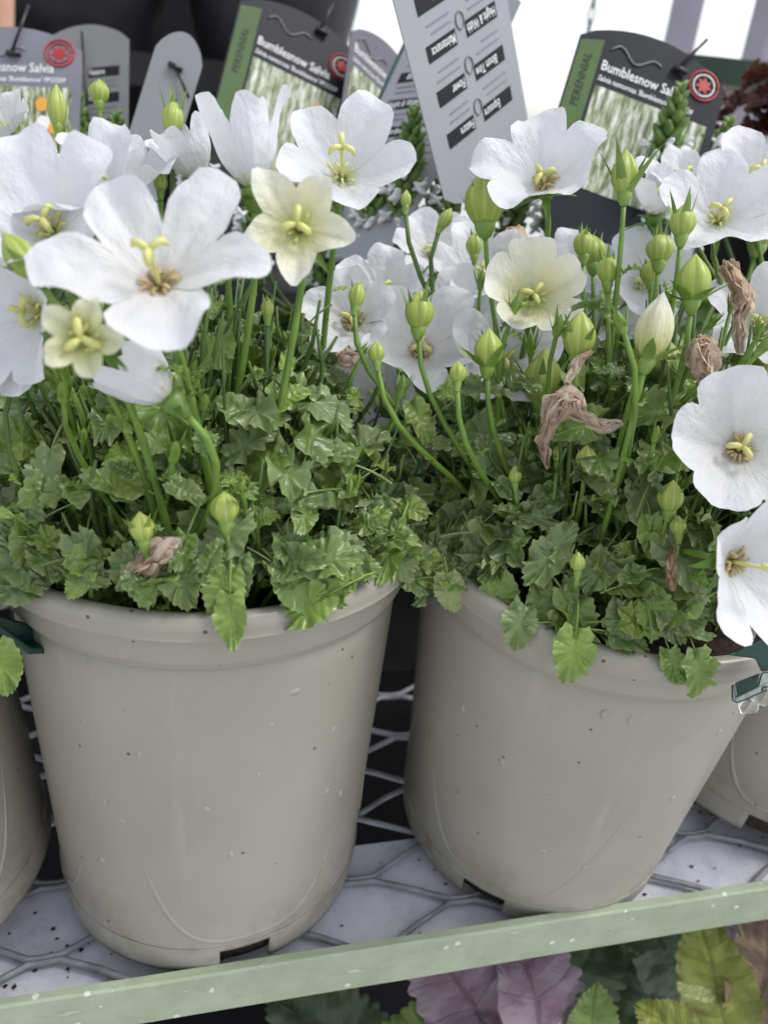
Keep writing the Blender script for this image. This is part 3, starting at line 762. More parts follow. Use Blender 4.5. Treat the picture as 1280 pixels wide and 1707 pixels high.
for b in [(808, 372, .298, .0205, (-.02, 1, .1), .36, .42, .013), (676, 345, .31, .007, (.05, 1, 0), .35, .1, .006), (735, 378, .31, .0085, (.5, .9, 0), .34, .12, .008),
          (697, 545, .272, .0125, (.04, 1, .15), .38, .36, .015), (812, 610, .272, .0128, (.02, 1, .25), .44, .95, .014), (592, 510, .272, .009, (.15, 1, 0), .36, .15, .010),
          (628, 602, .262, .007, (-.05, 1, 0), .42, .1, .004), (762, 636, .262, .007, (.05, 1, 0), .42, .1, .004), (790, 425, .33, .010, (0, 1, 0), .4, .2, .011),
          (1040, 322, .275, .0148, (.02, 1, .1), .36, .60, .017), (1135, 392, .272, .0105, (.05, 1, .1), .42, .28, .015), (1153, 500, .262, .0150, (.02, 1, .15), .40, 1.15, .012),
          (972, 425, .30, .010, (.05, 1, 0), .42, .12, .012), (1098, 435, .29, .011, (.08, 1, 0), .42, .15, .014), (1012, 470, .285, .0105, (0, 1, 0), .42, .25, .013),
          (1082, 470, .31, .009, (-.1, 1, 0), .42, .15, .011), (962, 592, .268, .0150, (.06, 1, .15), .34, .5, .013), (902, 668, .250, .0165, (.03, 1, .2), .37, .5, .016),
          (1097, 640, .245, .0150, (.02, 1, .25), .42, .95, .014), (1262, 408, .34, .019, (.15, 1, .1), .36, .5, .009), (1272, 615, .34, .013, (.1, 1, .2), .42, .4, .013),
          (988, 440, .32, .012, (0, 1, 0), .42, .2, .012), (1060, 690, .29, .008, (.4, 1, 0), .34, .2, .008), (1120, 690, .28, .009, (.5, .9, 0), .34, .2, .009), (1115, 850, .26, .010, (.1, 1, .1), .42, .15, .009),
          (790, 735, .27, .007, (0, 1, 0), .34, .1, .005), (793, 768, .27, .007, (0, 1, 0), .4, .1, .005), (975, 780, .27, .008, (.05, 1, .1), .44, .1, .004), (858, 805, .27, .006, (0, 1, 0), .36, .15, .006),
          (930, 770, .28, .007, (.1, 1, 0), .36, .15, .006), (1130, 770, .27, .007, (.1, 1, 0), .4, .2, .008), (1130, 890, .255, .006, (0, 1, 0), .4, .2, .007), (962, 950, .25, .006, (0, 1, .2), .4, .15, .006)]:
    PR.bud(*b)
# a cream bud just opening
o = PR.bud(1078, 598, .252, .0215, (.22, 1, .1), .30, 1.1, .012, mat=PETAL_CREAM); o['label'] = 'cream bud about to open'
# withered flowers
wither(PL, [(205, 972, .238), (235, 945, .232), (270, 915, .230), (302, 900, .232)], [.0013, .0035, .0048, .0034, .0012], 1)
wither(PR, [(912, 780, .262), (905, 735, .255), (920, 690, .250), (945, 660, .250), (965, 690, .250), (1000, 712, .250), (1035, 705, .252)], [.0010, .0026, .0032, .0062, .0052, .0022, .0030, .0014], 2)
wither(PR, [(985, 585, .265), (965, 600, .262), (945, 640, .255)], [.001, .0016, .0022, .001], 6)
wither(PR, [(1172, 566, .262), (1172, 600, .258), (1178, 650, .260)], [.003, .0068, .0058, .0012], 3)
wither(PFR, [(1212, 440, .285), (1236, 500, .280), (1232, 535, .280), (1234, 590, .282)], [.004, .0036, .0052, .0024, .003, .0014], 4)
wither(PR, [(840, 390, .345), (865, 410, .345), (850, 450, .345)], [.004, .009, .006, .003], 5)
wither(PL, [(562, 590, .29), (580, 598, .288), (598, 592, .288)], [.001, .0035, .0035, .001], 8)
wither(PR, [(1122, 910, .25), (1118, 950, .245), (1122, 985, .245)], [.0008, .0018, .002, .0008], 9, WITHER_D, 'dry_leaf')

# foliage
foliage(PL, .1030, .0760, 235, 250, .080, .098, .156, seed=1, tangle=210)
foliage(PR, .2700, .0600, 235, 250, .080, .096, .156, seed=2, tangle=260)
foliage(PFL, -.0620, .0740, 60, 160, .080, .085, .158, seed=3, tangle=40)
foliage(PFR, .4320, .0840, 60, 160, .080, .085, .158, seed=4, tangle=40)
# leaves one can point to: left pot
for a in [(385, 1030, .228, .024, -90, -.2, (0, .2, 1), LEAF_NEW), (372, 985, .225, .022, -100, .1, (.2, .4, 1), LEAF_NEW), (510, 1012, .228, .024, -150, .2, (.1, .4, 1), LEAF_NEW), (545, 985, .236, .018, -40, .1, (0, .5, 1), LEAF_NEW),
          (648, 925, .262, .026, -110, .2, (.1, .5, 1), LEAF_NEW), (38, 942, .225, .031, -10, .2, (0, .7, .8), LEAF_GREY), (2, 1112, .240, .024, -75, 0, (.3, .3, 1), LEAF_NEW), (235, 962, .226, .022, -80, .3, (0, .6, 1), LEAF),
          (300, 970, .226, .020, -75, .2, (0, .5, 1), LEAF), (75, 790, .235, .026, -100, .2, (.1, .6, 1), LEAF_GREY), (200, 800, .245, .026, 160, .1, (0, .8, .8), LEAF), (500, 840, .252, .029, 10, .1, (0, .8, .8), LEAF_GREY),
          (548, 915, .25, .026, 20, .2, (0, .7, 1), LEAF_GREY), (380, 890, .238, .026, 60, 0, (0, .6, 1), LEAF_GREY), (600, 745, .275, .027, 40, .1, (.2, .7, .8), LEAF_GREY), (545, 765, .27, .030, 170, .1, (0, .9, .6), LEAF),
          (440, 775, .262, .031, -140, .2, (-.2, .7, .8), LEAF), (410, 740, .27, .025, 40, .1, (0, .7, .8), LEAF_GREY), (620, 880, .262, .022, 60, .1, (0, .6, 1), LEAF_NEW), (560, 800, .265, .03, -60, .2, (0, .7, .8), LEAF),
          (70, 745, .24, .018, 120, .1, (0, .6, 1), LEAF_NEW), (140, 930, .23, .024, -60, .2, (0, .7, 1), LEAF_GREY), (20, 830, .225, .028, -170, .1, (0, .8, .8), LEAF), (485, 915, .25, .022, -60, .2, (.2, .6, 1), LEAF_GREY)]:
    leaf_at(PL, *a)
for a in [(750, 985, .288, .021, -80, 0, (-.2, .2, 1), LEAF_PALE), (832, 995, .262, .025, -85, .1, (-.3, .3, 1), LEAF_NEW), (955, 1088, .246, .024, -100, .15, (0, .4, 1), LEAF_NEW), (1045, 1070, .246, .020, -20, .2, (0, .7, 1), LEAF_NEW),
          (1165, 1118, .240, .021, -80, .1, (.2, .3, 1), LEAF), (1122, 1108, .240, .017, -75, .1, (-.2, .3, 1), LEAF_NEW), (735, 830, .268, .023, -10, .2, (0, .8, .7), LEAF_GREY), (912, 935, .25, .026, -140, .2, (0, .7, .8), LEAF_GREY),
          (930, 905, .255, .022, 60, .1, (0, .8, .8), LEAF_GREY), (1000, 950, .25, .022, -130, .2, (0, .7, 1), LEAF_GREY), (1070, 970, .248, .022, 10, .1, (0, .8, .8), LEAF_NEW), (1035, 1035, .244, .021, -95, .2, (0, .5, 1), LEAF_GREY),
          (1085, 890, .255, .020, -90, .2, (0, .6, 1), LEAF_NEW), (1075, 830, .262, .026, 95, .1, (.1, .5, 1), LEAF_GREY), (815, 920, .262, .028, 30, .1, (0, .8, .8), LEAF_GREY), (700, 700, .29, .024, -60, .2, (0, .8, .8), LEAF),
          (800, 650, .285, .026, 20, .1, (0, .9, .6), LEAF_GREY), (830, 930, .27, .026, -130, .2, (0, .7, 1), LEAF), (905, 1010, .252, .022, -90, .2, (-.1, .6, 1), LEAF), (960, 1020, .25, .027, -60, .2, (0, .6, 1), LEAF),
          (930, 1040, .248, .020, -120, .2, (-.2, .5, 1), LEAF_NEW), (1000, 765, .275, .026, -80, .2, (0, .7, .8), LEAF_GREY), (890, 860, .26, .022, 170, .2, (0, .7, .8), LEAF_GREY), (730, 930, .285, .028, -110, .2, (0, .4, 1), LEAF)]:
    leaf_at(PR, *a)
mbud = MB().lathe([(.0006, -.0035), (.0013, -.0025), (.0017, -.0005), (.0016, .0012), (.0011, .003), (.0002, .0048)], 8)
for k in range(5): mbud.merge(sepal_mb(.0078, .0010, .34, k, .0015, -.0010, -.25))
MINIBUD = mbud.mesh('bud', SEPAL)
for pl, x0, x1, y0, y1, n_, d0, M_ in ((PR, 690, 800, 880, 962, 26, .30, RM), (PL, 590, 700, 850, 945, 24, .28, LM), (PL, 0, 90, 860, 965, 16, .24, LM), (PR, 640, 760, 720, 880, 22, .30, RM), (PL, 90, 600, 920, 985, 14, .23, LM), (PR, 860, 1180, 985, 1050, 12, .25, RM)):
    for i in range(n_):
        x, y = rnd.uniform(x0, x1), rnd.uniform(y0, y1)
        leaf_at(pl, x, y+18*abs(math.sin(x*.02)), d0+rnd.uniform(-.004, .004), rnd.uniform(.015, .026), rnd.uniform(-150, 30), rnd.uniform(-.3, .4), (rnd.gauss(0, .35), rnd.uniform(.2, 1), .9), rnd.choice([LEAF, LEAF, LEAF_NEW, LEAF_GREY]))
# thin stems and side shoots through the foliage
for pl, n_, R0, tz in ((PL, 70, .07, .065), (PR, 85, .072, .085), (PFR, 8, .06, .06), (PFL, 8, .06, .06)):
    for i in range(n_):
        a = rnd.uniform(0, 6.28); r = R0*math.sqrt(rnd.random())
        q = pl.base+Vector((r*math.cos(a), r*math.sin(a), rnd.uniform(.025, .03+tz)))
        pth = stem_path(q, Vector((rnd.gauss(0, .4)+math.cos(a)*.3, rnd.gauss(0, .4)+math.sin(a)*.3, 1)).normalized(), pl.root(q), 7)
        pl.stem(pth, .0013, .0008, rnd.choice([STEM, STEM_D]), 6)
        Mb = fr(pth[-1]-pth[-2]).to_4x4() @ Matrix.Scale(rnd.uniform(.7, 1.25), 4); Mb.translation = pth[-1]; pl.put('bud', MINIBUD, Mb)
        for t in (3, 5, 7):
            tip = Vector((rnd.gauss(0, 1), rnd.gauss(0, 1), .5)); sz = rnd.uniform(.007, .014)
            pl.put('leaf', leaf_me(rnd.randrange(12), rnd.choice([LEAF, LEAF_NEW])), leaf_M(pth[t]+tip.normalized()*sz*.6, tip, Vector((rnd.gauss(0, .5), rnd.gauss(0, .5)-.4, 1)), sz)) if (t != 7 or i % 2) and pl in (PL, PR) and i < 30 and t > 3 else None

# ------------------------------------------------------------------ clips on the rims
def extr(poly, th):                       # polygon (x,y) -> prism along z, centred
    n = len(poly); v = [(x, y, -th/2) for x, y in poly]+[(x, y, th/2) for x, y in poly]
    f = [tuple(range(n))[::-1], tuple(range(n, 2*n))]+[(i, (i+1) % n, (i+1) % n+n, i+n) for i in range(n)]
    return MB().add(v, f)
def clip(px, py, d, rz, label):
    p = P(px, py, d)
    M = Matrix.Translation(p) @ Matrix.Rotation(rz, 4, 'Z')
    e = empty('rim_clip', M); tag(e, label, 'clip', 'green clips on the pot rims')
    # saddle over the rim: profile in x (out) / z, extruded along y
    def plate(poly, th, name):
        mb = extr(poly, th); mb.v = [(x, z, y) for x, y, z in mb.v]; o = mb.build(name, TEAL, e, False)
        bv = o.modifiers.new('b', 'BEVEL'); bv.width = .0006; bv.segments = 2
    plate([(-.016, .0095), (.010, .0095), (.0165, .004), (.0165, .002), (.0095, .0078), (-.016, .0078)], .016, 'saddle')
    plate([(.0145, .0035), (.0170, .0035), (.004, -.017), (-.0035, -.0205), (-.0045, -.0180), (.0025, -.015)], .014, 'front_flap')
    plate([(.0145, .0030), (.004, -.0155), (-.0032, -.0182), (-.0032, -.012)], .0014, 'rib')
    return e
CLIP_D = auto_d(PR, 1235, 1112, .32)-.004
def clip_plates(label, d, polys):
    e = empty('rim_clip', Matrix.Translation(P(*polys[0][1][0], d))); tag(e, label, 'clip', 'green clips on the pot rims')
    for name, poly, dd, th in polys:
        n = len(poly); v = []
        for back in (0, th):
            v += [P(x, y, d+dd*(y-1060)/100+back)-e.location for x, y in poly]
        f = [tuple(range(n))[::-1], tuple(range(n, 2*n))]+[(i, (i+1) % n, (i+1) % n+n, i+n) for i in range(n)]
        o = MB().add(v, f).build(name, TEAL, e, False); bv = o.modifiers.new('b', 'BEVEL'); bv.width = .0005; bv.segments = 2
clip_plates('dark green plastic clip over the rim of the leaning pot', CLIP_D, [('saddle', [(1212, 1092), (1250, 1074), (1300, 1052), (1330, 1112), (1268, 1120), (1258, 1098)], -.004, .003),
    ('front_flap', [(1268, 1121), (1330, 1113), (1330, 1130), (1300, 1142), (1229, 1173), (1219, 1168), (1218, 1142), (1224, 1140), (1226, 1160), (1262, 1142)], -.012, .0022),
    ('inner_flap', [(1224, 1138), (1266, 1122), (1262, 1143), (1228, 1160)], .0, .0016)])
clip(38, 1000, .262, R_(-140), 'dark green plastic clip in shade between the two left pots')
for px, py, d, r in ((1240, 1058, CLIP_D-.004, .0034), (1247, 1176, CLIP_D-.010, .0032), (1272, 1160, CLIP_D-.009, .0036)):
    mb = MB(); mb.lathe([(.0001, -r), (r*.6, -r*.85), (r, -.1*r), (r*.85, r*.5), (r*.4, r*.9), (.0001, r)], 12); mb.xf(Matrix.Translation(P(px, py, d)))
    o = mb.build('water_drop', WATER); tag(o, {1240: 'clear water drop on the leaf edge above the green clip', 1247: 'clear water drop hanging under the green clip', 1272: 'water drop hanging under the clip at the picture edge'}[px], 'water drop', 'water drops')

# ------------------------------------------------------------------ crumbs on the shelf
mb = MB(); rs = random.Random(5)
spots = [((-.02, .03), .03, 60), ((.03, .012), .03, 30), ((.36, .06), .02, 70), ((.19, .02), .05, 30), ((.33, .03), .05, 25)]
for (cx, cy), sp_, n_ in spots:
    for i in range(n_):
        x, y = rs.gauss(cx, sp_), abs(rs.gauss(cy, sp_*.5))+.005
        r = rs.uniform(.0004, .0013); z = -.0052
        v = [(x+r*rs.uniform(.6, 1.4)*a, y+r*rs.uniform(.6, 1.4)*b, z+r*rs.uniform(.4, .9)*c) for a, b, c in ((1,0,0),(-1,0,0),(0,1,0),(0,-1,0),(0,0,1),(0,0,-1))]
        mb.add(v, [(0,2,4),(2,1,4),(1,3,4),(3,0,4),(2,0,5),(1,2,5),(3,1,5),(0,3,5)])
tag(mb.build('soil_crumbs', SOIL, None, False), 'dark soil crumbs scattered on the shelf flange', 'soil', kind='stuff')

# ------------------------------------------------------------------ plants under the shelf
def m_coleus(name, a, b, c):
    mt, nt, bs, out = newmat(name)
    uv = nt.nodes.new('ShaderNodeUVMap'); sp = nt.nodes.new('ShaderNodeSeparateXYZ'); nt.links.new(uv.outputs[0], sp.inputs[0])
    n = noi(nt, uv.outputs[0], 5, 5, .65)
    ax = mth(nt, 'ABSOLUTE', mth(nt, 'SUBTRACT', sp.outputs[0], .5))
    col_ = ramp(nt, mth(nt, 'ADD', mth(nt, 'MULTIPLY', ax, .8), mth(nt, 'MULTIPLY', n, .8)), [(.3, a), (.5, b), (.75, c)]).outputs[0]
    ph = mth(nt, 'PINGPONG', mth(nt, 'MULTIPLY', mth(nt, 'SUBTRACT', sp.outputs[1], mth(nt, 'MULTIPLY', ax, .9)), 5), .5)
    vn = mth(nt, 'MAXIMUM', mth(nt, 'LESS_THAN', ax, .008), mth(nt, 'LESS_THAN', ph, .02))
    col_ = mixc(nt, mth(nt, 'MULTIPLY', vn, .6), col_, tuple(x*.5 for x in a))
    nt.links.new(col_, bs.inputs['Base Color']); bs.inputs['Roughness'].default_value = .35
    bump(nt, mth(nt, 'ADD', ph, n), bs, .7, .004); translucent(nt, bs, out, col_, .2); return mt
COL_P = m_coleus('leaf_purple', (.15, .085, .115), (.26, .20, .25), (.30, .32, .18))
COL_G = m_coleus('leaf_lime', (.12, .19, .045), (.18, .26, .07), (.22, .24, .09))
COL_Y = m_coleus('leaf_yellow_bronze', (.20, .23, .03), (.17, .20, .035), (.16, .08, .05))
COL_R = m_coleus('leaf_bronze', (.12, .06, .05), (.20, .16, .09), (.16, .10, .08))
COL_D = m_coleus('leaf_dark', (.05, .09, .04), (.07, .10, .05), (.10, .05, .09))
BIG = [leaf_mb(40+k, .62, 4, .03, .28, .15, .5, 7, 120, .05, 30, .10) for k in range(3)]
def coleus(name, label, spec, base):
    pl = Plant(name, *base, label, 'leafy plant')
    for px, py, d, sz, ang, tz, n, mt, k in spec:
        tip = D(math.cos(R_(ang)), math.sin(R_(ang)), tz)
        pl.put('leaf', BIG[k].mesh('leaf', mt), leaf_M(P(px, py, d)-tip*sz*.42, tip, D(*n), sz))
        q = P(px, py, d)-tip*sz*.8
        pl.stem(bez(pl.base.copy(), pl.base+Vector((0, 0, .08)), q-Vector((0, 0, .05)), q, 7), .004, .002, STEM_D)
    return pl
coleus('coleus_plant', 'purple and lime leaved plant under the middle of the shelf', [
    (790, 1680, .405, .085, 125, -.1, (-.2, .5, 1), COL_P, 0), (890, 1660, .40, .082, 100, -.3, (.5, .6, .8), COL_P, 1), (985, 1726, .40, .045, 80, 0, (.2, .5, 1), COL_G, 2),
    (700, 1740, .43, .06, 200, 0, (0, .8, .6), COL_G, 2), (960, 1640, .47, .08, 60, -.2, (.2, .7, .7), COL_D, 0), (560, 1720, .50, .08, 160, -.2, (.2, .7, .7), COL_D, 1), (1060, 1600, .50, .08, 40, -.2, (.2, .7, .7), COL_D, 1)], (.26, .14, -.36))
coleus('coleus_plant', 'yellow-green and bronze toothed leaves below the right end of the rail', [
    (1195, 1650, .395, .062, 100, -.1, (-.2, .4, 1), COL_Y, 0), (1275, 1620, .40, .075, 75, -.1, (.1, .4, 1), COL_R, 1), (1120, 1712, .385, .035, 150, 0, (-.1, .5, 1), COL_Y, 2),
    (1120, 1600, .46, .08, 120, -.1, (0, .6, 1), COL_D, 1), (1220, 1560, .5, .08, 80, -.1, (0, .6, 1), COL_P, 2)], (.42, .14, -.36))

# ------------------------------------------------------------------ salvias in the back row
SALV_G = simple('salvia_bud_green', (.13, .22, .05), .5, .3, 200, .4)
SALV_W = simple('salvia_white', (.80, .80, .82), .55, .06, 200, .3)
def spike(pl, px, py, d, L, white=.6, seed=0, lean=0):
    rs = random.Random(seed); top = P(px, py, d); ax = Vector((lean, 0, 1)).normalized(); foot = top-ax*L
    pl.stem(bez(pl.base+Vector((rs.uniform(-.02, .02), rs.uniform(-.02, .02), 0)), pl.base+Vector((0, 0, .05)), foot-ax*.05, top-ax*.004, 10), .0018, .0009, STEM_D)
    gb = MB(); wb = MB(); n = int(L/.0011)
    for i in range(n):
        t = i/n; a = i*2.399; h = L*t; q = top-ax*h
        o = Vector((math.cos(a), math.sin(a), .25)); r = .0012+.0055*min(1, t*4)
        sz = .0019+.0016*min(1, t*3)
        M = Matrix.Translation(q+o*r*.7-pl.base) @ fr(o+Vector((0, 0, .8))).to_4x4() @ Matrix.Diagonal((sz, sz, sz*1.9, 1))
        bb = MB().lathe([(.0, -1), (.75, -.4), (.9, .1), (.5, .7), (.0, 1)], 5); gb.merge(bb, M)
        if t > 1-white and rs.random() < .5:
            z2 = rs.uniform(.0038, .0058); o2 = Vector((math.cos(a), math.sin(a), rs.uniform(-.2, .4)))
            for s_ in (-1, 1):
                M2 = Matrix.Translation(q+o2*.010-pl.base) @ fr(o2+Vector((rs.gauss(0, .4), rs.gauss(0, .4), .7*s_))).to_4x4() @ Matrix.Diagonal((z2*.5, z2*.35, z2, 1))
                wb.merge(MB().lathe([(.0, -1), (.5, -.6), (.9, .3), (.6, .85), (.0, 1)], 6), M2)
    o = gb.build('flower_spike', SALV_G, pl.e)
    if wb.v: tag(wb.build('florets', SALV_W, o), kind='stuff')
SA = [Plant('salvia_plant', .050, .258, .158, 'white salvia behind the bellflowers at left', 'potted flower', 'salvia plants in the back row'),
      Plant('salvia_plant', .228, .258, .158, 'white salvia with one green spike in front of the striped tag back', 'potted flower', 'salvia plants in the back row'),
      Plant('salvia_plant', .405, .262, .158, 'white salvia with a tall spike in front of the right tag', 'potted flower', 'salvia plants in the back row'),
      Plant('salvia_plant', .582, .300, .158, 'salvia with a green spike at the far right edge', 'potted flower', 'salvia plants in the back row')]
k = 0
for pl, lst in ((SA[0], [(118, 125, .50, .07, .5), (195, 190, .46, .07, .55), (50, 215, .44, .07, .8), (15, 270, .43, .06, .8), (150, 250, .44, .05, .9), (230, 240, .47, .05, .8)]),
                (SA[1], [(692, 182, .40, .075, .62), (735, 290, .43, .06, .95), (640, 260, .42, .05, .4), (755, 330, .42, .05, .95), (560, 330, .44, .05, .9), (425, 330, .46, .05, .9), (330, 230, .47, .06, .8)]),
                (SA[2], [(1136, 142, .41, .075, .66), (936, 232, .44, .05, .35), (1165, 225, .44, .06, .95), (1080, 250, .44, .05, .95), (985, 280, .44, .05, .9), (870, 300, .46, .05, .9)]),
                (SA[3], [(1216, 200, .44, .06, .3), (1260, 240, .46, .05, .5)])):
    for q in lst:
        k += 1; spike(pl, q[0], q[1], q[2], q[3], q[4], k, rnd.uniform(-.1, .1))
    foliage(pl, pl.base.x, pl.base.y, 40, 160, .085, .085, .158, seed=20+k, size=(.02, .036))

# ------------------------------------------------------------------ plant tags
def m_print(name, cs, sc=(70, 12, 1), det=4, rough=.4):
    mt, nt, bs, out = newmat(name); v = coords(nt, 'Object', sc); n = noi(nt, v, 9, det, .6)
    nt.links.new(ramp(nt, n, cs).outputs[0], bs.inputs['Base Color']); bs.inputs['Roughness'].default_value = rough
    return mt
PHOTO = m_print('printed_flower_photo', [(.32, (.035, .06, .03)), (.45, (.16, .21, .08)), (.54, (.42, .44, .33)), (.66, (.72, .72, .70))], (40, 8, 1))
NAVY = simple('print_near_black', (.012, .014, .020), .45, .1, 20, 0, spec=.2)
STRIPE = simple('print_green', (.075, .135, .045), .45, .25, 18, 0, spec=.2)
CARDW = simple('card_grey_white', (.32, .325, .355), .45, .05, 20, 0, spec=.3)
CARDT = simple('card_translucent', (.25, .255, .27), .35, .05, 20, 0)
CARDE = simple('card_edge_green', (.02, .075, .055), .4, .2, 30, 0)
INKW = simple('ink_white', (.78, .78, .78), .5, .02, 30, 0)
INKB = simple('ink_black', (.012, .012, .016), .5, .1, 30, 0, spec=.2)
INKG = simple('ink_grey', (.22, .22, .25), .5, .1, 30, 0)
INKR = simple('ink_red', (.42, .03, .035), .4, .1, 30, 0)
INKO = simple('ink_orange', (.75, .35, .05), .4, .1, 30, 0)
LILAC = simple('print_and_glare_grey', (.20, .195, .235), .35, .1, 30, 0)  # printed lines, and the left tag's header with its reflection put into the colour
def text(s, size, mat, parent, x, y, z, rot=0, align='LEFT', shear=0., sx=1.0, name='lettering'):
    cu = bpy.data.curves.new(name, 'FONT'); cu.body = s; cu.size = size; cu.align_x = align; cu.align_y = 'CENTER'; cu.shear = shear; cu.resolution_u = 2; cu.offset = size*.012
    t = bpy.data.objects.new(name, cu); col.objects.link(t); bpy.context.view_layer.update()
    me = bpy.data.meshes.new_from_object(t.evaluated_get(bpy.context.evaluated_depsgraph_get())); bpy.data.objects.remove(t); bpy.data.curves.remove(cu)
    me.name = name; me.materials.clear(); me.materials.append(mat)
    M = Matrix.Translation((x, y, z)) @ Matrix.Rotation(R_(rot), 4, 'Z') @ Matrix.Diagonal((sx, 1, 1, 1))
    return link(name, me, parent, M)
def plate2(poly, z0, z1, mat, parent, name):
    n = len(poly); v = [(x, y, z0) for x, y in poly]+[(x, y, z1) for x, y in poly]
    f = [tuple(range(n))[::-1], tuple(range(n, 2*n))]+[(i, (i+1) % n, (i+1) % n+n, i+n) for i in range(n)]
    return MB().add(v, f).build(name, mat, parent, False)
def rect(x0, y0, x1, y1): return [(x0, y0), (x1, y0), (x1, y1), (x0, y1)]
def card_outline(w_, h, rise=.014, n=12, neck=True):
    pts = [(-w_*.30, -.05), (w_*.30, -.05)] if neck else []
    pts += [(w_*.5*.86, 0), (w_*.5, .02), (w_*.5, h-rise-.006)]
    pts += [(w_*.5*math.cos(a)*1.0 if False else w_*(.5-i/n), h-rise+rise*math.sin(math.pi*i/n)**.7) for i, a in enumerate([0]*(n+1))]
    pts += [(-w_*.5, .02), (-w_*.5*.86, 0)]
    out = []
    for p in pts:
        if not out or (abs(p[0]-out[-1][0])+abs(p[1]-out[-1][1])) > 1e-5: out.append(p)
    return out
def card_M(px, py, d, roll=0, yaw=0, pit=0):     # origin of the card at this pixel; tilt given towards the viewer
    B = Matrix((RGT, UPV, -FWD)).transposed()
    Rm = B @ Matrix.Rotation(R_(roll), 3, 'Z') @ Matrix.Rotation(R_(yaw), 3, 'Y') @ Matrix.Rotation(R_(pit), 3, 'X')
    M = Rm.to_4x4(); M.translation = P(px, py, d); return M
def tie(e, x, y, L=.03, rot=70, hook=True):
    a = R_(rot); mb = MB().tube([(x, y, .0022), (x+L*math.cos(a), y+L*math.sin(a), .004)], .0009, 6); mb.tube([(x-.003, y-.001, .0022), (x+.005, y-.002, .0026)], .0016, 6)
    mb.build('tag_tie', BLACK, e)
def front_tag(M, label, w_=.085, h=.105, stripe=True, cardmat=NAVY, txt=True, photo_top=.62, bee=True, pale=False):
    e = empty('plant_tag', M); tag(e, label, 'plant tag', 'plant tags of the salvias')
    plate2(card_outline(w_, h), -.0003, .0003, cardmat, e, 'card')
    x0 = -w_*.5+.003
    if stripe:
        plate2([(x0-.002, .012), (x0+.011, .012), (x0+.011, h-.012), (x0-.002, h-.0165)], .0004, .0006, STRIPE, e, 'stripe'); x0 += .012
        text('PERENNIAL', .0062, NAVY, e, x0-.0075, h*.62, .0007, 90, 'CENTER')
    yt = h*photo_top
    plate2(rect(x0+.001, .004, w_*.5-.005, yt), .0004, .0006, PHOTO, e, 'photo')
    if txt:
        text('Bumblesnow Salvia', .0082, INKW, e, x0+.001, yt+.0118, .0007, 0, 'LEFT', .0, .80)
        text("Salvia nemorosa 'Bumblesnow' PP33209", .0045, INKW, e, x0+.001, yt+.0045, .0007, 0, 'LEFT', .25, .78)
        # leaf flourish
        fl_ = [(x0+.004+.03*t, h-.016+.004*math.sin(t*9)*(1-t*.4), .0007) for t in [i/16 for i in range(17)]]
        MB().tube(fl_, .0005, 5).build('flourish', INKG, e)
    cx, cy = w_*.5-.013, yt+.022
    rg = [(cx+.0085*math.cos(2*math.pi*i/24), cy+.0085*math.sin(2*math.pi*i/24)) for i in range(24)]
    MB().tube([(x, y, .0007) for x, y in rg+rg[:1]], .0006, 5).build('emblem_ring', INKR, e)
    rg2 = [(cx+.0062*math.cos(2*math.pi*i/24), cy+.0062*math.sin(2*math.pi*i/24)) for i in range(24)]
    MB().tube([(x, y, .0007) for x, y in rg2+rg2[:1]], .0005, 5).build('emblem_ring', INKW if not pale else INKR, e)
    star = [(cx+(.0052 if i % 2 == 0 else .0027)*math.cos(2*math.pi*i/14+pi/2), cy+(.0052 if i % 2 == 0 else .0027)*math.sin(2*math.pi*i/14+pi/2)) for i in range(14)]
    plate2(star, .0005, .0008, INKR, e, 'emblem_leaf')
    if bee:
        bx, by = w_*.5-.018, yt*.68
        for dx, dy, r, mt in ((-.004, .009, .0038, INKO), (.004, .004, .004, INKW), (-.003, -.003, .0042, INKW), (.003, -.006, .003, INKO)):
            plate2([(bx+dx+r*math.cos(2*pi*i/10), by+dy+r*1.2*math.sin(2*pi*i/10)) for i in range(10)], .0006, .0009+.0001*dx/.004, mt, e, 'printed_spot')
    return e
# left-of-centre tag
e = front_tag(card_M(447, 300, .50, -15, 24, -8), 'tilted salvia tag left of centre, dark header over a white flower photo', .086, .118)
tie(e, .010, .112, .02, 80)
# right tag
e = front_tag(card_M(1018, 345, .43, -17.5, 6, -4), 'dark salvia tag with red leaf emblem against the white sky at right', .088, .100)
tie(e, .014, .088, .022, 62)
# tag cut by the left edge
e = front_tag(card_M(10, 310, .46, 0, 4, -6), 'salvia tag with a painted grey reflection on its header, cut off by the left edge', .082, .100, True, LILAC, True, .62, True, True)
tie(e, .001, .083, .03, 72)
# dark tag behind the left-of-centre one
e = front_tag(card_M(622, 275, .53, -12, 52, -6), 'dim lilac-grey tag just behind the tilted tag left of centre', .075, .085, False, simple('print_dim_lilac', (.11, .105, .13), .35, .1, 30, 0), True, .6, False)
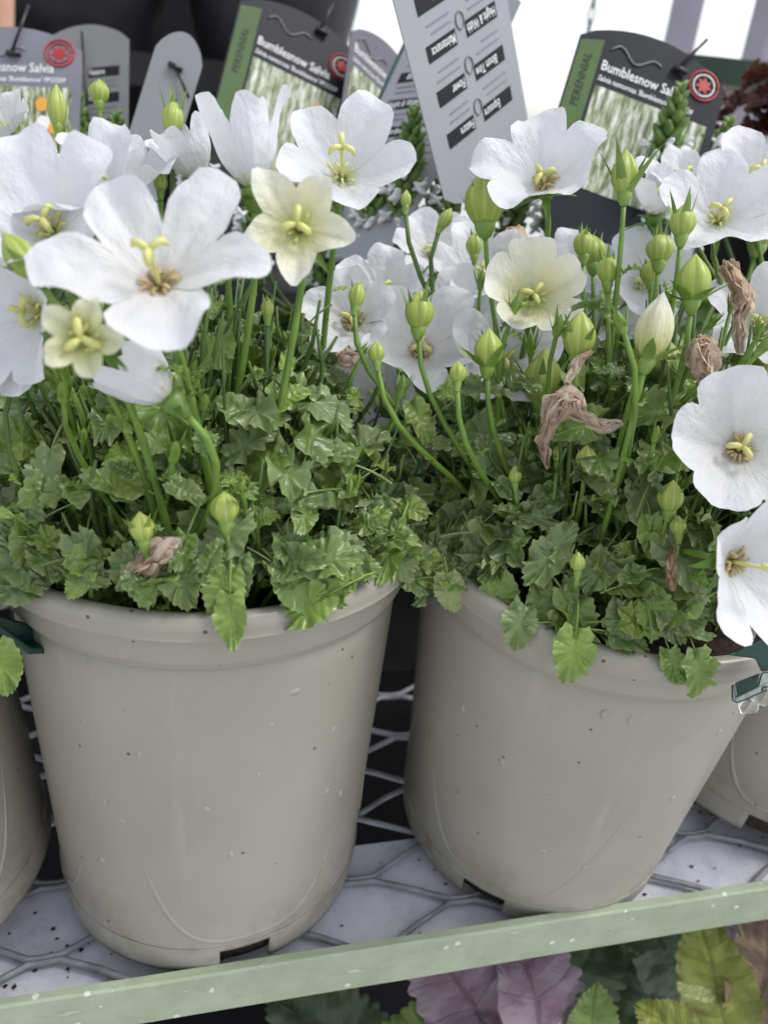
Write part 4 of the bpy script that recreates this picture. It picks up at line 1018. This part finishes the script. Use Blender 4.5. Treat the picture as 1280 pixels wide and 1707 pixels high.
# backs of tags
def back_tag(M, label, w_=.084, h=.105, mat=CARDW, bars=True, flip=False, edge=False):
    e = empty('plant_tag', M); tag(e, label, 'plant tag', 'plant tags of the salvias')
    plate2(card_outline(w_, h), -.0003, .0003, mat, e, 'card')
    if bars:
        words = [('Exposure', 'Feature'), ('Bloom Time', 'Flower'), ('Height & Width', 'Maintenance'), ('Hardiness', 'Foliage')]
        for r, (a, b) in enumerate(words):
            y = h-.036-r*.019
            plate2(rect(-.0285, y-.0034, -.0035, y+.0034), .0004, .0006, INKB, e, 'bar'); plate2(rect(.0045, y-.0034, .0265, y+.0034), .0004, .0006, INKB, e, 'bar')
            text(a, .0058, INKW, e, -.0042, y, .0007, 0, 'RIGHT', 0, .62); text(b, .0058, INKW, e, .0052, y, .0007, 0, 'LEFT', 0, .62)
            for c in (-.027, .006):
                for q in range(2): plate2(rect(c, y-.0072-q*.0036, c+.014+.006*rnd.random(), y-.0065-q*.0036), .0004, .0006, LILAC, e, 'printed_line')
        for q in range(7):
            plate2(rect(-.028, .020-.0034*q-.004, .026-.01*rnd.random(), .020-.0034*q-.0032), .0004, .0006, LILAC, e, 'printed_line')
        for r in range(4):
            y = h-.041-r*.019
            rg = [(-.0005+.003*math.cos(2*pi*i/14), y+.0036*math.sin(2*pi*i/14), .0006) for i in range(15)]
            MB().tube(rg, .0004, 4).build('printed_icon', INKG, e)
    if edge:
        plate2(rect(-w_*.5-.0025, -.02, -w_*.5, h-.02), -.0008, .0008, CARDE, e, 'edge_strip')
    return e
# big upside-down back: basis measured from the printed bars
dcen = .385; k_ = dcen/F_PX
A = RGT*(57*k_)+UPV*(62*k_)+FWD*.012; Bv = RGT*(19*k_)-UPV*(46*k_)+FWD*.0124
ex = -A.normalized(); ey = (Bv-ex*Bv.dot(ex)).normalized(); ez = ex.cross(ey)
assert ez.dot(FWD) < 0
M = Matrix((ex, ey, ez)).transposed().to_4x4(); M.translation = P(798, 196, dcen)-ey*(.125-.036)
back_tag(M, 'large pale tag back with upside-down black bars leaning across the sky', .078, .125)
Mb = card_M(650, 300, .43, -17, -38, -10)
back_tag(Mb, 'pale tag back with dark green edge beside the large upside-down one', .072, .125, CARDW, True, False, True)
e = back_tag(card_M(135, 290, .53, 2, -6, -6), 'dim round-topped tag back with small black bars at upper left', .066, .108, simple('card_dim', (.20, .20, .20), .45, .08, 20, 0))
tie(e, .006, .03, .07, 94)
e = back_tag(card_M(236, 300, .45, -17, 15, 0), 'narrow plain grey tag with rounded top and a black tie, between two tags', .027, .088, CARDT, False)
tie(e, -.001, .068, .02, -50)

# ------------------------------------------------------------------ background things
def big_pot(px, py, d, r0, r1, h, label, mat=POT_BLACK, nm='nursery_pot'):
    p = P(px, py, d); e = empty(nm, Matrix.Translation(p)); tag(e, label, 'nursery pot')
    MB().lathe([(r0*.98, 0), (r0, .004), (lerp(r0, r1, .3), h*.3), (lerp(r0, r1, .9), h*.9)], 40).build('wall', mat, e)
    MB().lathe([(lerp(r0, r1, .9), h*.9), (r1*1.04, h*.9+.002), (r1*1.05, h), (r1*.98, h), (r1*.95, h*.92)], 40).build('rim', mat, e)
    MB().lathe([(.0005, .001), (r0*.98, 0)], 40).build('base', mat, e)
    return e
ry = P(300, 110, 1.05)
TROL = simple('trolley_grey', (.03, .03, .033), .6, .4, 5, .1, spec=.2)
POT_GREY = simple('pot_dull_black', (.022, .022, .024), .4, .3, 20, .1, spec=.35)
rk = empty('plant_trolley', Matrix.Translation((ry.x, ry.y, -.95))); tag(rk, 'dark plant trolley in the shade behind the left tags', 'trolley')
for i, z in enumerate((.70, 1.02, 1.315)):
    MB().box((-.95, -.02, z-.012), (.235, .5, z)).build('deck', TROL, rk, False)
    MB().box((-.95, -.026, z-.03), (.235, -.0205, z+.008)).build('deck_rail', TROL, rk, False)
for x in (-.94, .205):
    for y in (.0, .46): MB().box((x, y, 0), (x+.025, y+.025, 1.30)).build('upright', TROL, rk, False)
MB().box((-.95, .505, .3), (.235, .515, 1.75)).build('dark_backing', TROL, rk, False)
for i, (dx, lab) in enumerate(((.135, 'big black tapered pot at the top, its rim line cut by the sky'), (-.14, 'big black tapered pot behind the round-topped tag back'), (-.42, 'big black tapered pot behind the tag at the left edge'))):
    q = Vector((ry.x+dx, ry.y+.14, -.95+1.316)); e = empty('nursery_pot', Matrix.Translation(q)); tag(e, lab, 'nursery pot', 'black pots on the trolley')
    MB().lathe([(.0005, .001), (.10, 0), (.102, .004), (.125, .1), (.15, .24)], 40).build('wall', POT_GREY, e)
    MB().lathe([(.151, .235), (.158, .237), (.16, .262), (.15, .262), (.147, .24)], 40).build('rim', POT_GREY, e)
for i, x in enumerate((-.8, -.5, -.2)):
    q = Vector((ry.x+x, ry.y+.15, -.95+1.021)); e = empty('nursery_pot', Matrix.Translation(q)); tag(e, ['black pot on the trolley, leftmost on the middle deck', 'black pot on the trolley, second on the middle deck', 'black pot on the trolley, third on the middle deck'][i], 'nursery pot', 'black pots on the trolley')
    MB().lathe([(.0005, .001), (.07, 0), (.072, .004), (.1, .17)], 40).build('wall', POT_GREY, e)
    MB().lathe([(.1, .168), (.106, .17), (.107, .19), (.1, .19), (.098, .17)], 40).build('rim', POT_GREY, e)
e = big_pot(-6, 66, .85, .018, .024, .05, 'small peach pot glimpsed at the top left corner', TERRA)
# greenhouse posts and chain at right
POSTM = simple('post_lilac_grey', (.30, .28, .34), .5, .12, 6, .1)
for px, wd, d, lab in ((1114, .056, 2.0, 'grey lilac post against the sky above the right tag'), (1262, .075, 1.75, 'grey lilac post at the top right corner')):
    q = P(px, 150, d); e = empty('greenhouse_post', Matrix.Translation((q.x, q.y, -.95))); tag(e, lab, 'post', 'greenhouse posts')
    MB().box((-wd/2, -wd/2, 0), (wd/2, wd/2, 3.2)).build('shaft', POSTM, e, False); MB().box((-wd*.9, -wd*.9, .002), (wd*.9, wd*.9, .012)).build('foot_plate', POSTM, e, False)
q = P(979, 60, 1.6); e = empty('hanging_chain', Matrix.Translation((q.x, q.y, -.95))); tag(e, 'thin grey chain hanging against the white sky', 'chain')
for i in range(70):
    zc = .72+i*.030; a = (i % 2)*pi/2
    pts = [(.006*math.cos(t)*math.cos(a), .006*math.cos(t)*math.sin(a), zc+.0185*math.sin(t)) for t in [2*pi*k/12 for k in range(13)]]
    MB().tube(pts, .0022, 5).build('link', DARK, e)
# green tray with bronze foliage at far right
q = P(1262, 148, .74)
e = empty('plant_tray', Matrix.Translation(q) @ Matrix.Rotation(R_(-12), 4, 'Z')); tag(e, 'dark green tray edge at the far right below the post', 'tray')
TRAY = simple('tray_dark_green', (.02, .045, .028), .5, .2, 20, .1)
MB().box((-.075, 0, 0), (.35, .25, .006)).build('bottom', TRAY, e, False)
for b in (((-.075, -.004, 0), (.35, -.0005, .022)), ((-.075, .2505, 0), (.35, .254, .022)), ((-.079, 0, 0), (-.0755, .25, .022))): MB().box(*b).build('side', TRAY, e, False)
for x in (-.06, .33):
    MB().box((x, .2, -1.27), (x+.02, .22, -.002)).build('leg', DARK, e, False)
pr = Plant('heuchera_plant', *P(1290, 330, .62), 'bronze red foliage plant blurred at the far right edge', 'leafy plant')
rs = random.Random(8); BRZ = m_coleus('leaf_bronze_red', (.045, .010, .012), (.09, .028, .016), (.07, .06, .025))
for i in range(70):
    o = Vector((rs.gauss(0, .035), rs.gauss(0, .03), abs(rs.gauss(.05, .03)))); sz = rs.uniform(.02, .036)
    pr.put('leaf', leaf_me(rs.randrange(12), BRZ), leaf_M(pr.base+o, Vector((rs.gauss(0, 1), rs.gauss(0, 1), .2)), Vector((rs.gauss(0, .5), -.6, 1)), sz))
pb = big_pot(1290, 330, .62, .045, .055, .09, 'black pot of the bronze plant at the far right edge'); pb.location.z -= .088
# far trees
FT = simple('far_leaf', (.16, .20, .11), .6, .3, 4, 0); FB = simple('far_bark', (.12, .09, .07), .8, .2, 6, .1)  # leaf colour kept light, standing in for haze and overexposure
for px, d, h, cw, lab in ((1185, 38, 4.6, 1.1, 'sparse pale tree far behind the right tag'), (925, 45, 2.2, .8, 'small far shrub-like tree left of the right tag'), (1010, 60, 3.0, 1.3, 'small far tree mostly hidden by the right tag')):
    q = P(px, 240, d); t = Plant('tree', q.x, q.y, -.95, lab, 'tree'); rs = random.Random(int(px)); mb = MB()
    MB().tube([(0, 0, 0), (.05, 0, h*.4), (0, .05, h*.9)], [.12, .09, .02], 7).build('trunk', FB, t.e)
    for i in range(420):
        c = Vector((rs.gauss(0, cw*.45), rs.gauss(0, cw*.45), h*.62+rs.gauss(0, h*.17))); s_ = rs.uniform(.05, .13)
        a = Vector((rs.gauss(0, 1), rs.gauss(0, 1), rs.gauss(0, 1))).normalized(); b = a.orthogonal().normalized()
        mb.add([c-a*s_, c+b*s_*.5, c+a*s_, c-b*s_*.5], [(0, 1, 2, 3)])
    mb.build('crown', FT, t.e)
